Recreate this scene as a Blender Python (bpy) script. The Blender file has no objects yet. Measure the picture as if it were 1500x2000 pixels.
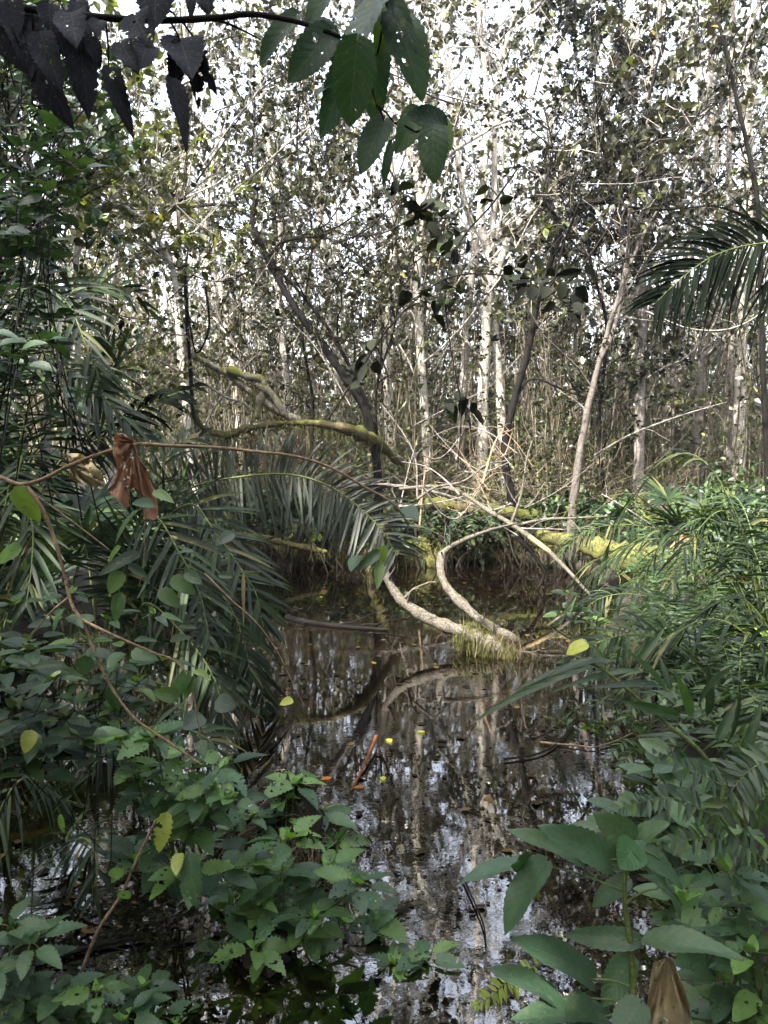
import bpy, math, random
import numpy as np
from mathutils import Vector, Matrix

# ------------------------------------------------------------------ camera, sky, sun, exposure
S = bpy.context.scene
CAMZ = 1.6; FPX = 1511.0; HOR = 880.0
PITCH = math.atan((1000 - HOR) / FPX)
cam_d = bpy.data.cameras.new('camera'); cam = bpy.data.objects.new('camera', cam_d)
S.collection.objects.link(cam); S.camera = cam
cam.location = (0, 0, CAMZ); cam.rotation_euler = (math.pi / 2 - PITCH, 0, 0)
cam_d.sensor_fit = 'VERTICAL'; cam_d.sensor_height = 24.0; cam_d.lens = 24.0 * FPX / 2000.0
cam_d.clip_start = 0.05; cam_d.clip_end = 600
SUN_EL = math.radians(52); SUN_AZ = math.radians(218)     # compass: clockwise from +Y
W = bpy.data.worlds.new('World'); S.world = W; W.use_nodes = True
nt = W.node_tree; bg = nt.nodes['Background']
sky = nt.nodes.new('ShaderNodeTexSky'); sky.sky_type = 'NISHITA'; sky.sun_disc = False
sky.sun_elevation = SUN_EL; sky.sun_rotation = SUN_AZ
sky.air_density = 1.0; sky.dust_density = 5.0; sky.ozone_density = 1.0
hs = nt.nodes.new('ShaderNodeHueSaturation'); hs.inputs['Saturation'].default_value = 0.48
nt.links.new(sky.outputs[0], hs.inputs['Color']); nt.links.new(hs.outputs[0], bg.inputs['Color'])
bg.inputs['Strength'].default_value = 0.15
sd = bpy.data.lights.new('sun', 'SUN'); sun = bpy.data.objects.new('sun', sd); S.collection.objects.link(sun)
sd.energy = 2.9; sd.angle = math.radians(0.6); sd.color = (1.0, 0.94, 0.84)
sv = Vector((math.sin(SUN_AZ) * math.cos(SUN_EL), math.cos(SUN_AZ) * math.cos(SUN_EL), math.sin(SUN_EL)))
sun.rotation_euler = sv.to_track_quat('Z', 'Y').to_euler(); sun.location = (0, 0, 30)
S.view_settings.view_transform = 'Standard'; S.view_settings.look = 'None'
S.view_settings.exposure = 2.9; S.view_settings.gamma = 1.0
cy = S.cycles
cy.max_bounces = 6; cy.diffuse_bounces = 3; cy.glossy_bounces = 3; cy.transmission_bounces = 4
cy.transparent_max_bounces = 6; cy.caustics_reflective = False; cy.caustics_refractive = False
cy.sample_clamp_indirect = 6.0
cy.use_denoising = True

# ------------------------------------------------------------------ geometry of the picture
_cp, _sp = math.cos(PITCH), math.sin(PITCH)
def P(px, py, d):
    """point seen at photo pixel (px,py), at distance d metres ahead"""
    x = (px - 750) / FPX; y = -(py - 1000) / FPX
    v = np.array([x, _cp + y * _sp, -_sp + y * _cp])
    return np.array([0, 0, CAMZ]) + v * (d / v[1])
def G(px, py, z=0.0):
    x = (px - 750) / FPX; y = -(py - 1000) / FPX
    v = np.array([x, _cp + y * _sp, -_sp + y * _cp])
    return np.array([0, 0, CAMZ]) + v * ((z - CAMZ) / v[2])
def PP(pts, d=None):
    return np.array([P(*p) if len(p) == 3 else P(p[0], p[1], d) for p in pts])
RNG = np.random.default_rng(7)
def nrm(a):
    a = np.asarray(a, float)
    return a / np.maximum(np.linalg.norm(a, axis=-1, keepdims=True), 1e-9)
def catmull(pts, n):
    pts = np.asarray(pts, float)
    if len(pts) == 2: return pts[0] + (pts[1] - pts[0]) * np.linspace(0, 1, n)[:, None]
    e = np.vstack([2 * pts[0] - pts[1], pts, 2 * pts[-1] - pts[-2]])
    t = np.linspace(0, len(pts) - 1 - 1e-6, n); i = t.astype(int); f = (t - i)[:, None]
    a, b, c, d = e[i], e[i + 1], e[i + 2], e[i + 3]
    return 0.5 * (2 * b + (c - a) * f + (2 * a - 5 * b + 4 * c - d) * f ** 2 + (-a + 3 * b - 3 * c + d) * f ** 3)

# ------------------------------------------------------------------ mesh builder
class MB:
    def __init__(s): s.V = []; s.Q = []; s.U = []; s.R = []; s.M = []; s.n = 0
    def add(s, V, Q, U=None, R=None, m=0):
        V = np.asarray(V, float).reshape(-1, 3); Q = np.asarray(Q, int).reshape(-1, 4)
        s.V.append(V); s.Q.append(Q + s.n)
        s.U.append(np.zeros((len(V), 2)) if U is None else np.asarray(U, float).reshape(-1, 2))
        s.R.append(np.full(len(V), .5) if R is None else np.broadcast_to(np.asarray(R, float), (len(V),)))
        s.M.append(np.full(len(Q), m)); s.n += len(V)
    def build(s, name, mats, parent=None, smooth=True):
        V = np.vstack(s.V); Q = np.vstack(s.Q); U = np.vstack(s.U); R = np.concatenate(s.R); M = np.concatenate(s.M)
        if parent is not None: V = V - np.array(parent.location)
        me = bpy.data.meshes.new(name)
        me.vertices.add(len(V)); me.vertices.foreach_set('co', V.astype(np.float32).ravel())
        me.loops.add(Q.size); me.loops.foreach_set('vertex_index', Q.astype(np.int32).ravel())
        me.polygons.add(len(Q)); me.polygons.foreach_set('loop_start', np.arange(0, Q.size, 4, dtype=np.int32))
        me.polygons.foreach_set('material_index', M.astype(np.int32))
        me.polygons.foreach_set('use_smooth', np.full(len(Q), smooth))
        uv = me.uv_layers.new(name='UVMap'); uv.data.foreach_set('uv', U[Q.ravel()].astype(np.float32).ravel())
        at = me.attributes.new('rnd', 'FLOAT', 'POINT'); at.data.foreach_set('value', R.astype(np.float32))
        me.update(calc_edges=True); me.validate()
        if not isinstance(mats, (list, tuple)): mats = [mats]
        for m in mats: me.materials.append(m)
        o = bpy.data.objects.new(name, me); S.collection.objects.link(o)
        if parent is not None: o.parent = parent
        return o

def thing(name, label, cat, loc=(0, 0, 0), group=None):
    o = bpy.data.objects.new(name, None); S.collection.objects.link(o); o.location = loc
    o.empty_display_size = .2
    o['label'] = label; o['category'] = cat
    if group: o['group'] = group
    bpy.context.view_layer.update()
    return o
def tag(o, label, cat, group=None, kind=None):
    o['label'] = label; o['category'] = cat
    if group: o['group'] = group
    if kind: o['kind'] = kind
    return o
def dup(root, loc, rz, sc=1.0, label=None, tilt=0.0):
    r = root.copy(); S.collection.objects.link(r); r.location = loc
    r.rotation_euler = (tilt, 0, rz); r.scale = (sc, sc, sc)
    if label: r['label'] = label
    for ch in list(root.children):
        c = ch.copy(); S.collection.objects.link(c); c.parent = r
        for g in ch.children:
            e = g.copy(); S.collection.objects.link(e); e.parent = c
    return r

def tubes(mb, Pn, Rn, sides=5, rnd=None, m=0):
    """Pn (M,n,3) centre lines, Rn (M,n) radii"""
    Pn = np.asarray(Pn, float); Rn = np.asarray(Rn, float)
    Mn, n = Pn.shape[:2]
    T = nrm(np.gradient(Pn, axis=1))
    mean = nrm(Pn[:, -1] - Pn[:, 0])
    ref = np.where(np.abs(mean[:, 2:3]) > .75, np.array([[.96, .25, .05]]), np.array([[.15, .1, .98]]))
    X = nrm(np.cross(T, ref[:, None, :])); Y = np.cross(T, X)
    a = np.arange(sides) / sides * 2 * math.pi
    V = Pn[:, :, None, :] + Rn[:, :, None, None] * (np.cos(a)[None, None, :, None] * X[:, :, None, :] + np.sin(a)[None, None, :, None] * Y[:, :, None, :])
    L = np.concatenate([np.zeros((Mn, 1)), np.cumsum(np.linalg.norm(np.diff(Pn, axis=1), axis=-1), axis=1)], 1)
    U = np.stack(np.broadcast_arrays(a[None, None, :] / 6.283, L[:, :, None]), -1)
    base = (np.arange(Mn) * n * sides)[:, None, None]
    i = np.arange(n - 1)[None, :, None] * sides; j = np.arange(sides)[None, None, :]; j2 = (j + 1) % sides
    Q = np.stack([base + i + j, base + i + j2, base + i + sides + j2, base + i + sides + j], -1)
    R = None if rnd is None else np.repeat(rnd, n * sides)
    if R is None: R = np.repeat(RNG.random(Mn), n * sides)
    mb.add(V, Q, U, R, m)
def tube(mb, pts, r0, r1, n=None, sides=7, m=0, knob=0.0, rad=None, raw=False):
    pts = np.asarray(pts, float)
    n = n or max(6, len(pts) * 5)
    c = pts if raw else catmull(pts, n); n = len(c)
    r = np.interp(np.linspace(0, 1, n), np.linspace(0, 1, len(rad)), rad) if rad is not None else r0 + (r1 - r0) * np.linspace(0, 1, n)
    if knob: r = r * (1 + knob * RNG.normal(size=n))
    r[-1] *= .35
    tubes(mb, c[None], r[None], sides, m=m)
    return c

# leaf templates: along +Y, normal +Z, uv = (across -1..1, along 0..1)
def leaf_tpl(n=5, w=.55, fat=.42, curl=.25, fold=.18, teeth=0.0, tip=1.0, cols=3, wave=0.0, heart=0.0):
    t = np.linspace(0, 1, n + 1)
    a = fat; e = 1.15 * tip
    prof = (t ** (a)) * ((1 - t) ** (a * e / .6)); prof /= prof.max()
    prof = np.maximum(prof, .02)
    if teeth: prof = prof * (1 + teeth * np.where(np.arange(n + 1) % 2, 1, -1)); prof[0] = .02; prof[-1] = .01
    cs = np.linspace(-1, 1, cols)
    X = prof[:, None] * cs[None] * w / 2
    Yb = t[:, None] - heart * (np.abs(cs)[None] ** 1.5) * (1 - t[:, None]) ** 3
    Z = fold * np.abs(X) - curl * t[:, None] ** 2 * .5 + wave * np.sin(t[:, None] * 9 + cs[None] * 2) * np.abs(cs)[None]
    V = np.stack(np.broadcast_arrays(X, Yb, Z), -1).reshape(-1, 3)
    U = np.stack(np.broadcast_arrays(cs[None], t[:, None]), -1).reshape(-1, 2)
    i = np.arange(n)[:, None] * cols; j = np.arange(cols - 1)[None]
    Q = np.stack([i + j, i + j + 1, i + cols + j + 1, i + cols + j], -1).reshape(-1, 4)
    return V, Q, U
def leaves(mb, tpl, pos, dirs, ups, size, rnd=None, m=0, wscale=None):
    pos = np.asarray(pos, float).reshape(-1, 3); N = len(pos)
    if N == 0: return
    Y = nrm(dirs); X = nrm(np.cross(Y, ups)); Z = np.cross(X, Y)
    size = np.broadcast_to(np.asarray(size, float), (N,))
    V, Q, U = tpl; V = V.copy()[None].repeat(N, 0)
    if wscale is not None: V[:, :, 0] *= np.asarray(wscale).reshape(-1, 1)
    Mx = np.stack([X, Y, Z], 1)                                   # rows = axes
    W_ = np.einsum('nvk,nkc->nvc', V, Mx) * size[:, None, None] + pos[:, None]
    QQ = Q[None] + (np.arange(N) * V.shape[1])[:, None, None]
    if rnd is None: rnd = RNG.random(N)
    mb.add(W_, QQ, np.tile(U, (N, 1)), np.repeat(rnd, V.shape[1]), m)
def strips(mb, P0, D, Nn, L, Wd, droop, k=6, fold=.25, rnd=None, m=0, wide=.35, blunt=0.0, side=None):
    """long narrow leaflets. P0,D,Nn (M,3), L,Wd (M,)"""
    P0 = np.asarray(P0, float); Mn = len(P0); D = nrm(D); L = np.broadcast_to(L, (Mn,)).astype(float); Wd = np.broadcast_to(Wd, (Mn,)).astype(float)
    droop = np.broadcast_to(droop, (Mn,)).astype(float)
    t = np.linspace(0, 1, k + 1)
    C = P0[:, None] + D[:, None] * (L[:, None] * t[None])[..., None]
    C = C + np.array([0, 0, -1.]) * (droop[:, None] * L[:, None] * t[None] ** 2)[..., None]
    if side is not None: C = C + np.asarray(side)[:, None] * (L[:, None] * t[None] ** 2)[..., None]
    T = nrm(np.gradient(C, axis=1)); X = nrm(np.cross(T, Nn[:, None])); Z = np.cross(X, T)
    w = np.interp(t, [0, .12, wide, .75, 1], [.35, .8, 1, .62 + blunt, .04 + blunt * .5])[None, :] * Wd[:, None] / 2
    A = C - X * w[..., None] + Z * (w * fold)[..., None]; B = C + X * w[..., None] + Z * (w * fold)[..., None]
    V = np.stack([A, C, B], 2)
    U = np.stack(np.broadcast_arrays(np.array([-1, 0, 1.])[None, None], t[None, :, None]), -1)
    U = np.broadcast_to(U, (Mn, k + 1, 3, 2))
    b = (np.arange(Mn) * (k + 1) * 3)[:, None, None]; i = np.arange(k)[None, :, None] * 3; j = np.arange(2)[None, None]
    Q = np.stack([b + i + j, b + i + j + 1, b + i + 4 + j, b + i + 3 + j], -1)
    if rnd is None: rnd = RNG.random(Mn)
    mb.add(V, Q, U, np.repeat(rnd, (k + 1) * 3), m)
def wander(p0, d, L, n, rng, jit=.25, up=0.0):
    Mn = len(p0); out = np.zeros((Mn, n, 3)); out[:, 0] = p0; d = nrm(d)
    st = (np.broadcast_to(L, (Mn,)) / (n - 1))[:, None]
    for k in range(1, n):
        d = nrm(d + rng.normal(size=(Mn, 3)) * jit + np.array([0, 0, up]))
        out[:, k] = out[:, k - 1] + d * st
    return out

# ------------------------------------------------------------------ materials
def newmat(name):
    m = bpy.data.materials.new(name); m.use_nodes = True; t = m.node_tree; t.nodes.clear()
    o = t.nodes.new('ShaderNodeOutputMaterial'); return m, t, o
def N(t, typ, **kw):
    n = t.nodes.new(typ)
    for k, v in kw.items():
        if k in n.inputs.keys(): n.inputs[k].default_value = v
        else: setattr(n, k, v)
    return n
def ramp(t, fac, stops, interp='LINEAR'):
    r = t.nodes.new('ShaderNodeValToRGB'); r.color_ramp.interpolation = interp
    el = r.color_ramp.elements
    while len(el) < len(stops): el.new(.5)
    for e, (p, c) in zip(el, stops): e.position = p; e.color = (*c, 1) if len(c) == 3 else c
    t.links.new(fac, r.inputs[0]); return r
def math_(t, op, a, b=None, c=None):
    n = t.nodes.new('ShaderNodeMath'); n.operation = op
    for i, v in enumerate((a, b, c)):
        if v is None: continue
        if isinstance(v, (int, float)): n.inputs[i].default_value = v
        else: t.links.new(v, n.inputs[i])
    return n.outputs[0]
def leaf_mat(name, stops, tr=.35, rough=.42, veins=0, holes=0.0, spec=.5, trcol=None, mottle=.35, scale=18, vcol=(.14, .2, .1), blot=(.085, .10, .03)):
    m, t, o = newmat(name)
    at = N(t, 'ShaderNodeAttribute', attribute_name='rnd')
    col = ramp(t, at.outputs['Fac'], stops)
    geo = N(t, 'ShaderNodeNewGeometry')
    tc = N(t, 'ShaderNodeTexCoord')
    nz = N(t, 'ShaderNodeTexNoise', Scale=scale, Detail=3.0); t.links.new(tc.outputs['Object'], nz.inputs['Vector'])
    mul = math_(t, 'MULTIPLY_ADD', nz.outputs[0], mottle * 2, 1 - mottle)
    mx = N(t, 'ShaderNodeMix', data_type='RGBA', blend_type='MULTIPLY'); mx.inputs[0].default_value = 1
    t.links.new(col.outputs[0], mx.inputs[6])
    cmb = N(t, 'ShaderNodeCombineColor'); [t.links.new(mul, cmb.inputs[i]) for i in range(3)]
    t.links.new(cmb.outputs[0], mx.inputs[7]); c = mx.outputs[2]
    pb = N(t, 'ShaderNodeBsdfPrincipled', Roughness=rough); pb.inputs['Specular IOR Level'].default_value = spec
    if veins:
        uv = N(t, 'ShaderNodeUVMap'); sp = N(t, 'ShaderNodeSeparateXYZ'); t.links.new(uv.outputs[0], sp.inputs[0])
        au = math_(t, 'ABSOLUTE', sp.outputs[0])
        ph = math_(t, 'MULTIPLY_ADD', sp.outputs[1], veins, math_(t, 'MULTIPLY', au, -veins * .28))
        fr = math_(t, 'PINGPONG', ph, .5)
        l1 = math_(t, 'LESS_THAN', fr, .04); l2 = math_(t, 'LESS_THAN', au, .035)
        v = math_(t, 'MAXIMUM', l1, l2)
        vm = N(t, 'ShaderNodeMix', data_type='RGBA'); t.links.new(math_(t, 'MULTIPLY', v, .16), vm.inputs[0])
        t.links.new(c, vm.inputs[6]); vm.inputs[7].default_value = (*vcol, 1); c = vm.outputs[2]
        bp = N(t, 'ShaderNodeBump', Strength=.3, Distance=.0012)
        t.links.new(math_(t, 'ADD', math_(t, 'MULTIPLY', fr, 2.0), nz.outputs[0]), bp.inputs['Height']); t.links.new(bp.outputs[0], pb.inputs['Normal'])
    if veins:
        n4 = N(t, 'ShaderNodeTexNoise', Scale=31.0, Detail=5.0, Roughness=.7); t.links.new(tc.outputs['Object'], n4.inputs['Vector'])
        bl = ramp(t, n4.outputs[0], [(.60, (0, 0, 0)), (.68, (.75, .75, .75))]); bm = N(t, 'ShaderNodeMix', data_type='RGBA'); t.links.new(bl.outputs[0], bm.inputs[0])
        t.links.new(c, bm.inputs[6]); bm.inputs[7].default_value = (*blot, 1); c = bm.outputs[2]
        n5 = N(t, 'ShaderNodeTexNoise', Scale=150.0, Detail=2.0); t.links.new(tc.outputs['Object'], n5.inputs['Vector'])
        sp5 = ramp(t, n5.outputs[0], [(.66, (0, 0, 0)), (.70, (.6, .6, .6))]); b5 = N(t, 'ShaderNodeMix', data_type='RGBA'); t.links.new(sp5.outputs[0], b5.inputs[0])
        t.links.new(c, b5.inputs[6]); b5.inputs[7].default_value = (.12, .11, .07, 1); c = b5.outputs[2]
        t.links.new(math_(t, 'MULTIPLY_ADD', n4.outputs[0], .5, rough - .25), pb.inputs['Roughness'])
    t.links.new(c, pb.inputs['Base Color'])
    tl = N(t, 'ShaderNodeBsdfTranslucent')
    hsv = N(t, 'ShaderNodeMix', data_type='RGBA', blend_type='MULTIPLY'); hsv.inputs[0].default_value = 1
    t.links.new(c, hsv.inputs[6]); hsv.inputs[7].default_value = (*(trcol or (2.2, 2.4, .9)), 1)
    t.links.new(hsv.outputs[2], tl.inputs['Color'])
    ms = N(t, 'ShaderNodeMixShader'); ms.inputs[0].default_value = tr
    t.links.new(pb.outputs[0], ms.inputs[1]); t.links.new(tl.outputs[0], ms.inputs[2]); out = ms.outputs[0]
    if holes:
        n2 = N(t, 'ShaderNodeTexNoise', Scale=55.0, Detail=1.0); t.links.new(tc.outputs['Object'], n2.inputs['Vector'])
        n3 = N(t, 'ShaderNodeTexNoise', Scale=9.0, Detail=1.0); t.links.new(tc.outputs['Object'], n3.inputs['Vector'])
        h = math_(t, 'GREATER_THAN', math_(t, 'ADD', n2.outputs[0], math_(t, 'MULTIPLY', n3.outputs[0], .6)), holes)
        tp = N(t, 'ShaderNodeBsdfTransparent'); m2 = N(t, 'ShaderNodeMixShader')
        t.links.new(h, m2.inputs[0]); t.links.new(out, m2.inputs[1]); t.links.new(tp.outputs[0], m2.inputs[2]); out = m2.outputs[0]
    t.links.new(out, o.inputs[0]); return m
def bark_mat(name, c1, c2, c3, scale=14, moss=0.0, rough=.85, mosscol=((.10, .12, .02), (.25, .27, .04)), bump=.6, stretch=.35, wet=False):
    m, t, o = newmat(name)
    tc = N(t, 'ShaderNodeTexCoord'); mp = N(t, 'ShaderNodeMapping'); mp.inputs['Scale'].default_value = (1, 1, stretch)
    t.links.new(tc.outputs['Object'], mp.inputs[0])
    n1 = N(t, 'ShaderNodeTexNoise', Scale=scale, Detail=6.0, Roughness=.65); t.links.new(mp.outputs[0], n1.inputs['Vector'])
    n2 = N(t, 'ShaderNodeTexNoise', Scale=scale * .22, Detail=3.0); t.links.new(tc.outputs['Object'], n2.inputs['Vector'])
    mp2 = N(t, 'ShaderNodeMapping'); mp2.inputs['Scale'].default_value = (.6, .6, 3.5); t.links.new(tc.outputs['Object'], mp2.inputs[0])
    n3 = N(t, 'ShaderNodeTexNoise', Scale=scale * 1.2, Detail=4.0); t.links.new(mp2.outputs[0], n3.inputs['Vector'])
    r1 = ramp(t, n1.outputs[0], [(.32, c3), (.47, c2), (.6, c1)])
    mx = N(t, 'ShaderNodeMix', data_type='RGBA'); t.links.new(ramp(t, n3.outputs[0], [(.52, (0, 0, 0)), (.66, (1, 1, 1))]).outputs[0], mx.inputs[0])
    t.links.new(r1.outputs[0], mx.inputs[6]); mx.inputs[7].default_value = (*c3, 1)
    m3 = N(t, 'ShaderNodeMix', data_type='RGBA'); t.links.new(ramp(t, n2.outputs[0], [(.4, (0, 0, 0)), (.7, (.6, .6, .6))]).outputs[0], m3.inputs[0])
    t.links.new(mx.outputs[2], m3.inputs[6]); m3.inputs[7].default_value = (*c2, 1); c = m3.outputs[2]
    if moss:
        g = N(t, 'ShaderNodeNewGeometry'); sp = N(t, 'ShaderNodeSeparateXYZ'); t.links.new(g.outputs['Normal'], sp.inputs[0])
        f = math_(t, 'ADD', math_(t, 'MULTIPLY', sp.outputs[2], .35), math_(t, 'MULTIPLY_ADD', n2.outputs[0], 1.6, moss - 1.1))
        fr = ramp(t, math_(t, 'ADD', f, math_(t, 'MULTIPLY', n1.outputs[0], .3)), [(.35, (0, 0, 0)), (.5, (1, 1, 1))])
        mc = ramp(t, n3.outputs[0], [(.3, mosscol[0]), (.7, mosscol[1])])
        m4 = N(t, 'ShaderNodeMix', data_type='RGBA'); t.links.new(fr.outputs[0], m4.inputs[0]); t.links.new(c, m4.inputs[6]); t.links.new(mc.outputs[0], m4.inputs[7]); c = m4.outputs[2]
    if wet:
        gp = N(t, 'ShaderNodeNewGeometry'); sz = N(t, 'ShaderNodeSeparateXYZ'); t.links.new(gp.outputs['Position'], sz.inputs[0])
        wl = ramp(t, math_(t, 'ADD', sz.outputs[2], math_(t, 'MULTIPLY', n2.outputs[0], .06)), [(.03, (.25, .22, .2)), (.11, (1, 1, 1))])
        wm = N(t, 'ShaderNodeMix', data_type='RGBA', blend_type='MULTIPLY'); wm.inputs[0].default_value = 1; t.links.new(c, wm.inputs[6]); t.links.new(wl.outputs[0], wm.inputs[7]); c = wm.outputs[2]
    pb = N(t, 'ShaderNodeBsdfPrincipled', Roughness=rough); t.links.new(c, pb.inputs['Base Color'])
    pb.inputs['Specular IOR Level'].default_value = .15
    bp = N(t, 'ShaderNodeBump', Strength=bump, Distance=.01); t.links.new(n1.outputs[0], bp.inputs['Height']); t.links.new(bp.outputs[0], pb.inputs['Normal'])
    t.links.new(pb.outputs[0], o.inputs[0]); return m

M = {}
M['bark_pale'] = bark_mat('pale_bark', (.56, .53, .47), (.40, .37, .32), (.16, .14, .115), 16)
M['bark_grey'] = bark_mat('grey_bark', (.27, .25, .23), (.18, .16, .145), (.075, .065, .055), 20)
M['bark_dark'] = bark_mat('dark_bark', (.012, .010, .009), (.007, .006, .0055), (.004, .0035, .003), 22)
M['bark_dim'] = bark_mat('dim_grey_bark', (.15, .135, .12), (.10, .088, .078), (.045, .038, .032), 22)
M['bark_moss'] = bark_mat('mossy_bark', (.34, .31, .26), (.2, .175, .14), (.07, .055, .04), 18, moss=.35)
M['bark_log'] = bark_mat('lichened_log_bark', (.19, .175, .15), (.095, .083, .066), (.03, .026, .02), 70, moss=.16, wet=True, mosscol=((.035, .036, .012), (.085, .09, .022)), stretch=1)
M['bark_mossy'] = bark_mat('thick_moss', (.14, .11, .07), (.09, .07, .04), (.04, .03, .018), 18, moss=.5, mosscol=((.035, .038, .012), (.09, .095, .02)))
M['twig'] = bark_mat('twig_bark', (.33, .30, .25), (.21, .19, .155), (.10, .085, .07), 30, bump=.2)
M['cane'] = bark_mat('sapling_bark', (.24, .215, .155), (.14, .12, .085), (.06, .048, .035), 20, bump=.2)
M['root'] = bark_mat('root_fibre', (.030, .024, .017), (.015, .012, .008), (.007, .006, .004), 30)
M['wood_yellow'] = bark_mat('bare_yellow_wood', (.34, .27, .14), (.22, .165, .085), (.2, .13, .06), 20)
M['wood_orange'] = bark_mat('orange_wet_wood', (.20, .065, .02), (.12, .038, .014), (.04, .016, .009), 60, rough=.45, stretch=1)
M['vine'] = bark_mat('vine_bark', (.30, .22, .14), (.20, .14, .09), (.09, .06, .04), 60, bump=.3)
M['stem_green'] = bark_mat('green_stem', (.12, .16, .05), (.08, .11, .035), (.045, .06, .02), 50, rough=.5, bump=.2)
far_stops = [(0, (.016, .017, .011)), (.3, (.030, .029, .017)), (.6, (.042, .042, .020)), (.90, (.060, .072, .024)), (.985, (.11, .14, .028)), (1, (.20, .13, .03))]
M['leaf_far'] = leaf_mat('olive_leaf', far_stops, tr=.16, rough=.33, spec=.7, trcol=(1.8, 1.7, .7), scale=3)
M['leaf_shade'] = leaf_mat('canopy_leaf', [(0, (.03, .05, .02)), (1, (.06, .1, .03))], tr=.2, rough=.5, scale=3)
M['bark_pale2'] = bark_mat('darker_pale_bark', (.33, .31, .265), (.21, .19, .155), (.09, .075, .06), 16)  # darker copy of the pale bark, for trees further back
M['leaf_mid'] = leaf_mat('thicket_green_leaf', [(0, (.018, .028, .010)), (.6, (.045, .062, .020)), (1, (.10, .13, .03))], tr=.28, rough=.4, spec=.5, scale=3)
M['leaf_ivy'] = leaf_mat('ivy_leaf', [(0, (.006, .018, .008)), (.7, (.014, .042, .014)), (1, (.06, .10, .02))], tr=.14, rough=.5, veins=8, scale=40)
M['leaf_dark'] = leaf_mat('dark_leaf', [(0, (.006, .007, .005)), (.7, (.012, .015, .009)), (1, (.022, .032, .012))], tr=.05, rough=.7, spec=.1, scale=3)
M['leaf_yellowish'] = leaf_mat('sunlit_olive_leaf', [(0, (.035, .034, .014)), (.5, (.060, .064, .020)), (.93, (.10, .12, .028)), (1, (.18, .14, .03))], tr=.28, rough=.42, scale=3)
M['leaf_green'] = leaf_mat('fresh_green_leaf', [(0, (.010, .026, .010)), (.3, (.022, .055, .018)), (.6, (.036, .082, .022)), (.88, (.075, .14, .026)), (.97, (.12, .19, .03)), (1, (.2, .2, .03))], tr=.25, rough=.45, veins=9, scale=40)
M['leaf_shrub'] = leaf_mat('shrub_leaf', [(0, (.016, .042, .018)), (.3, (.036, .088, .034)), (.6, (.048, .105, .030)), (.85, (.085, .16, .036)), (.97, (.12, .24, .045)), (1, (.26, .26, .05))], tr=.25, rough=.5, veins=8, scale=40, holes=.98)
M['leaf_hang'] = leaf_mat('hanging_purple_leaf', [(0, (.018, .018, .026)), (.7, (.032, .032, .042)), (1, (.016, .036, .02))], tr=.03, rough=.8, spec=.15, veins=8, holes=1.03, scale=30, trcol=(1.2, 1.2, 1.2), blot=(.03, .028, .024))
M['leaf_big'] = leaf_mat('broad_green_leaf', [(0, (.009, .030, .014)), (.5, (.015, .045, .017)), (.8, (.028, .07, .016)), (1, (.09, .16, .03))], tr=.2, rough=.55, veins=7, holes=1.06, scale=30)
M['leaf_seed'] = leaf_mat('grey_green_leaf', [(0, (.022, .050, .026)), (.3, (.040, .085, .040)), (.6, (.045, .085, .030)), (1, (.018, .07, .014))], tr=.18, rough=.55, veins=8, scale=60)
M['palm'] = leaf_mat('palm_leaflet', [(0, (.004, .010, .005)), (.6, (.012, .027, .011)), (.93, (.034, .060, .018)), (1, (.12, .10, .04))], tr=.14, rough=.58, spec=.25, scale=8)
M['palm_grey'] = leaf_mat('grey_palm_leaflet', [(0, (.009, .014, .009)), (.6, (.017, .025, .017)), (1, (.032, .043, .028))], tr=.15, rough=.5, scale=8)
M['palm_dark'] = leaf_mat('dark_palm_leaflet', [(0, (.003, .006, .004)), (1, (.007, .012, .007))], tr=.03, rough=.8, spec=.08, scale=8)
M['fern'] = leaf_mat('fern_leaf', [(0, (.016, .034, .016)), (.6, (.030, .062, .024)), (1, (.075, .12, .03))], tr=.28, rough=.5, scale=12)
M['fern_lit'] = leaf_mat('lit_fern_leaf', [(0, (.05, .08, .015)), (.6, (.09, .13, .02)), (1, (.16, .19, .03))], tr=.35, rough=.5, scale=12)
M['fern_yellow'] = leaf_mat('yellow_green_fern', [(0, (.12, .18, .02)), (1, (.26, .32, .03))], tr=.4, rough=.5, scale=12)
M['dry'] = leaf_mat('dry_brown_leaf', [(0, (.17, .085, .05)), (.5, (.26, .135, .085)), (1, (.32, .18, .11))], tr=.2, rough=.75, scale=45, trcol=(1.5, 1.2, .8), veins=13, mottle=.6, vcol=(.42, .28, .19), holes=1.02, blot=(.10, .05, .03))
M['dry_tan'] = leaf_mat('dry_tan_leaf', [(0, (.15, .12, .065)), (1, (.34, .28, .16))], tr=.15, rough=.75, scale=45, trcol=(1.4, 1.2, .8), veins=11, mottle=.6, vcol=(.3, .24, .15), holes=1.02)
M['float'] = leaf_mat('wet_fallen_leaf', [(0, (.012, .009, .006)), (.8, (.03, .02, .012)), (1, (.09, .06, .02))], tr=.05, rough=.9, spec=.1, scale=25)
M['orange'] = leaf_mat('orange_leaf', [(0, (.13, .05, .015)), (1, (.22, .09, .02))], tr=.2, rough=.4, scale=25)
M['yellow'] = leaf_mat('yellow_leaf', [(0, (.30, .33, .04)), (1, (.42, .42, .06))], tr=.35, rough=.45, scale=40, veins=8)

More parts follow.
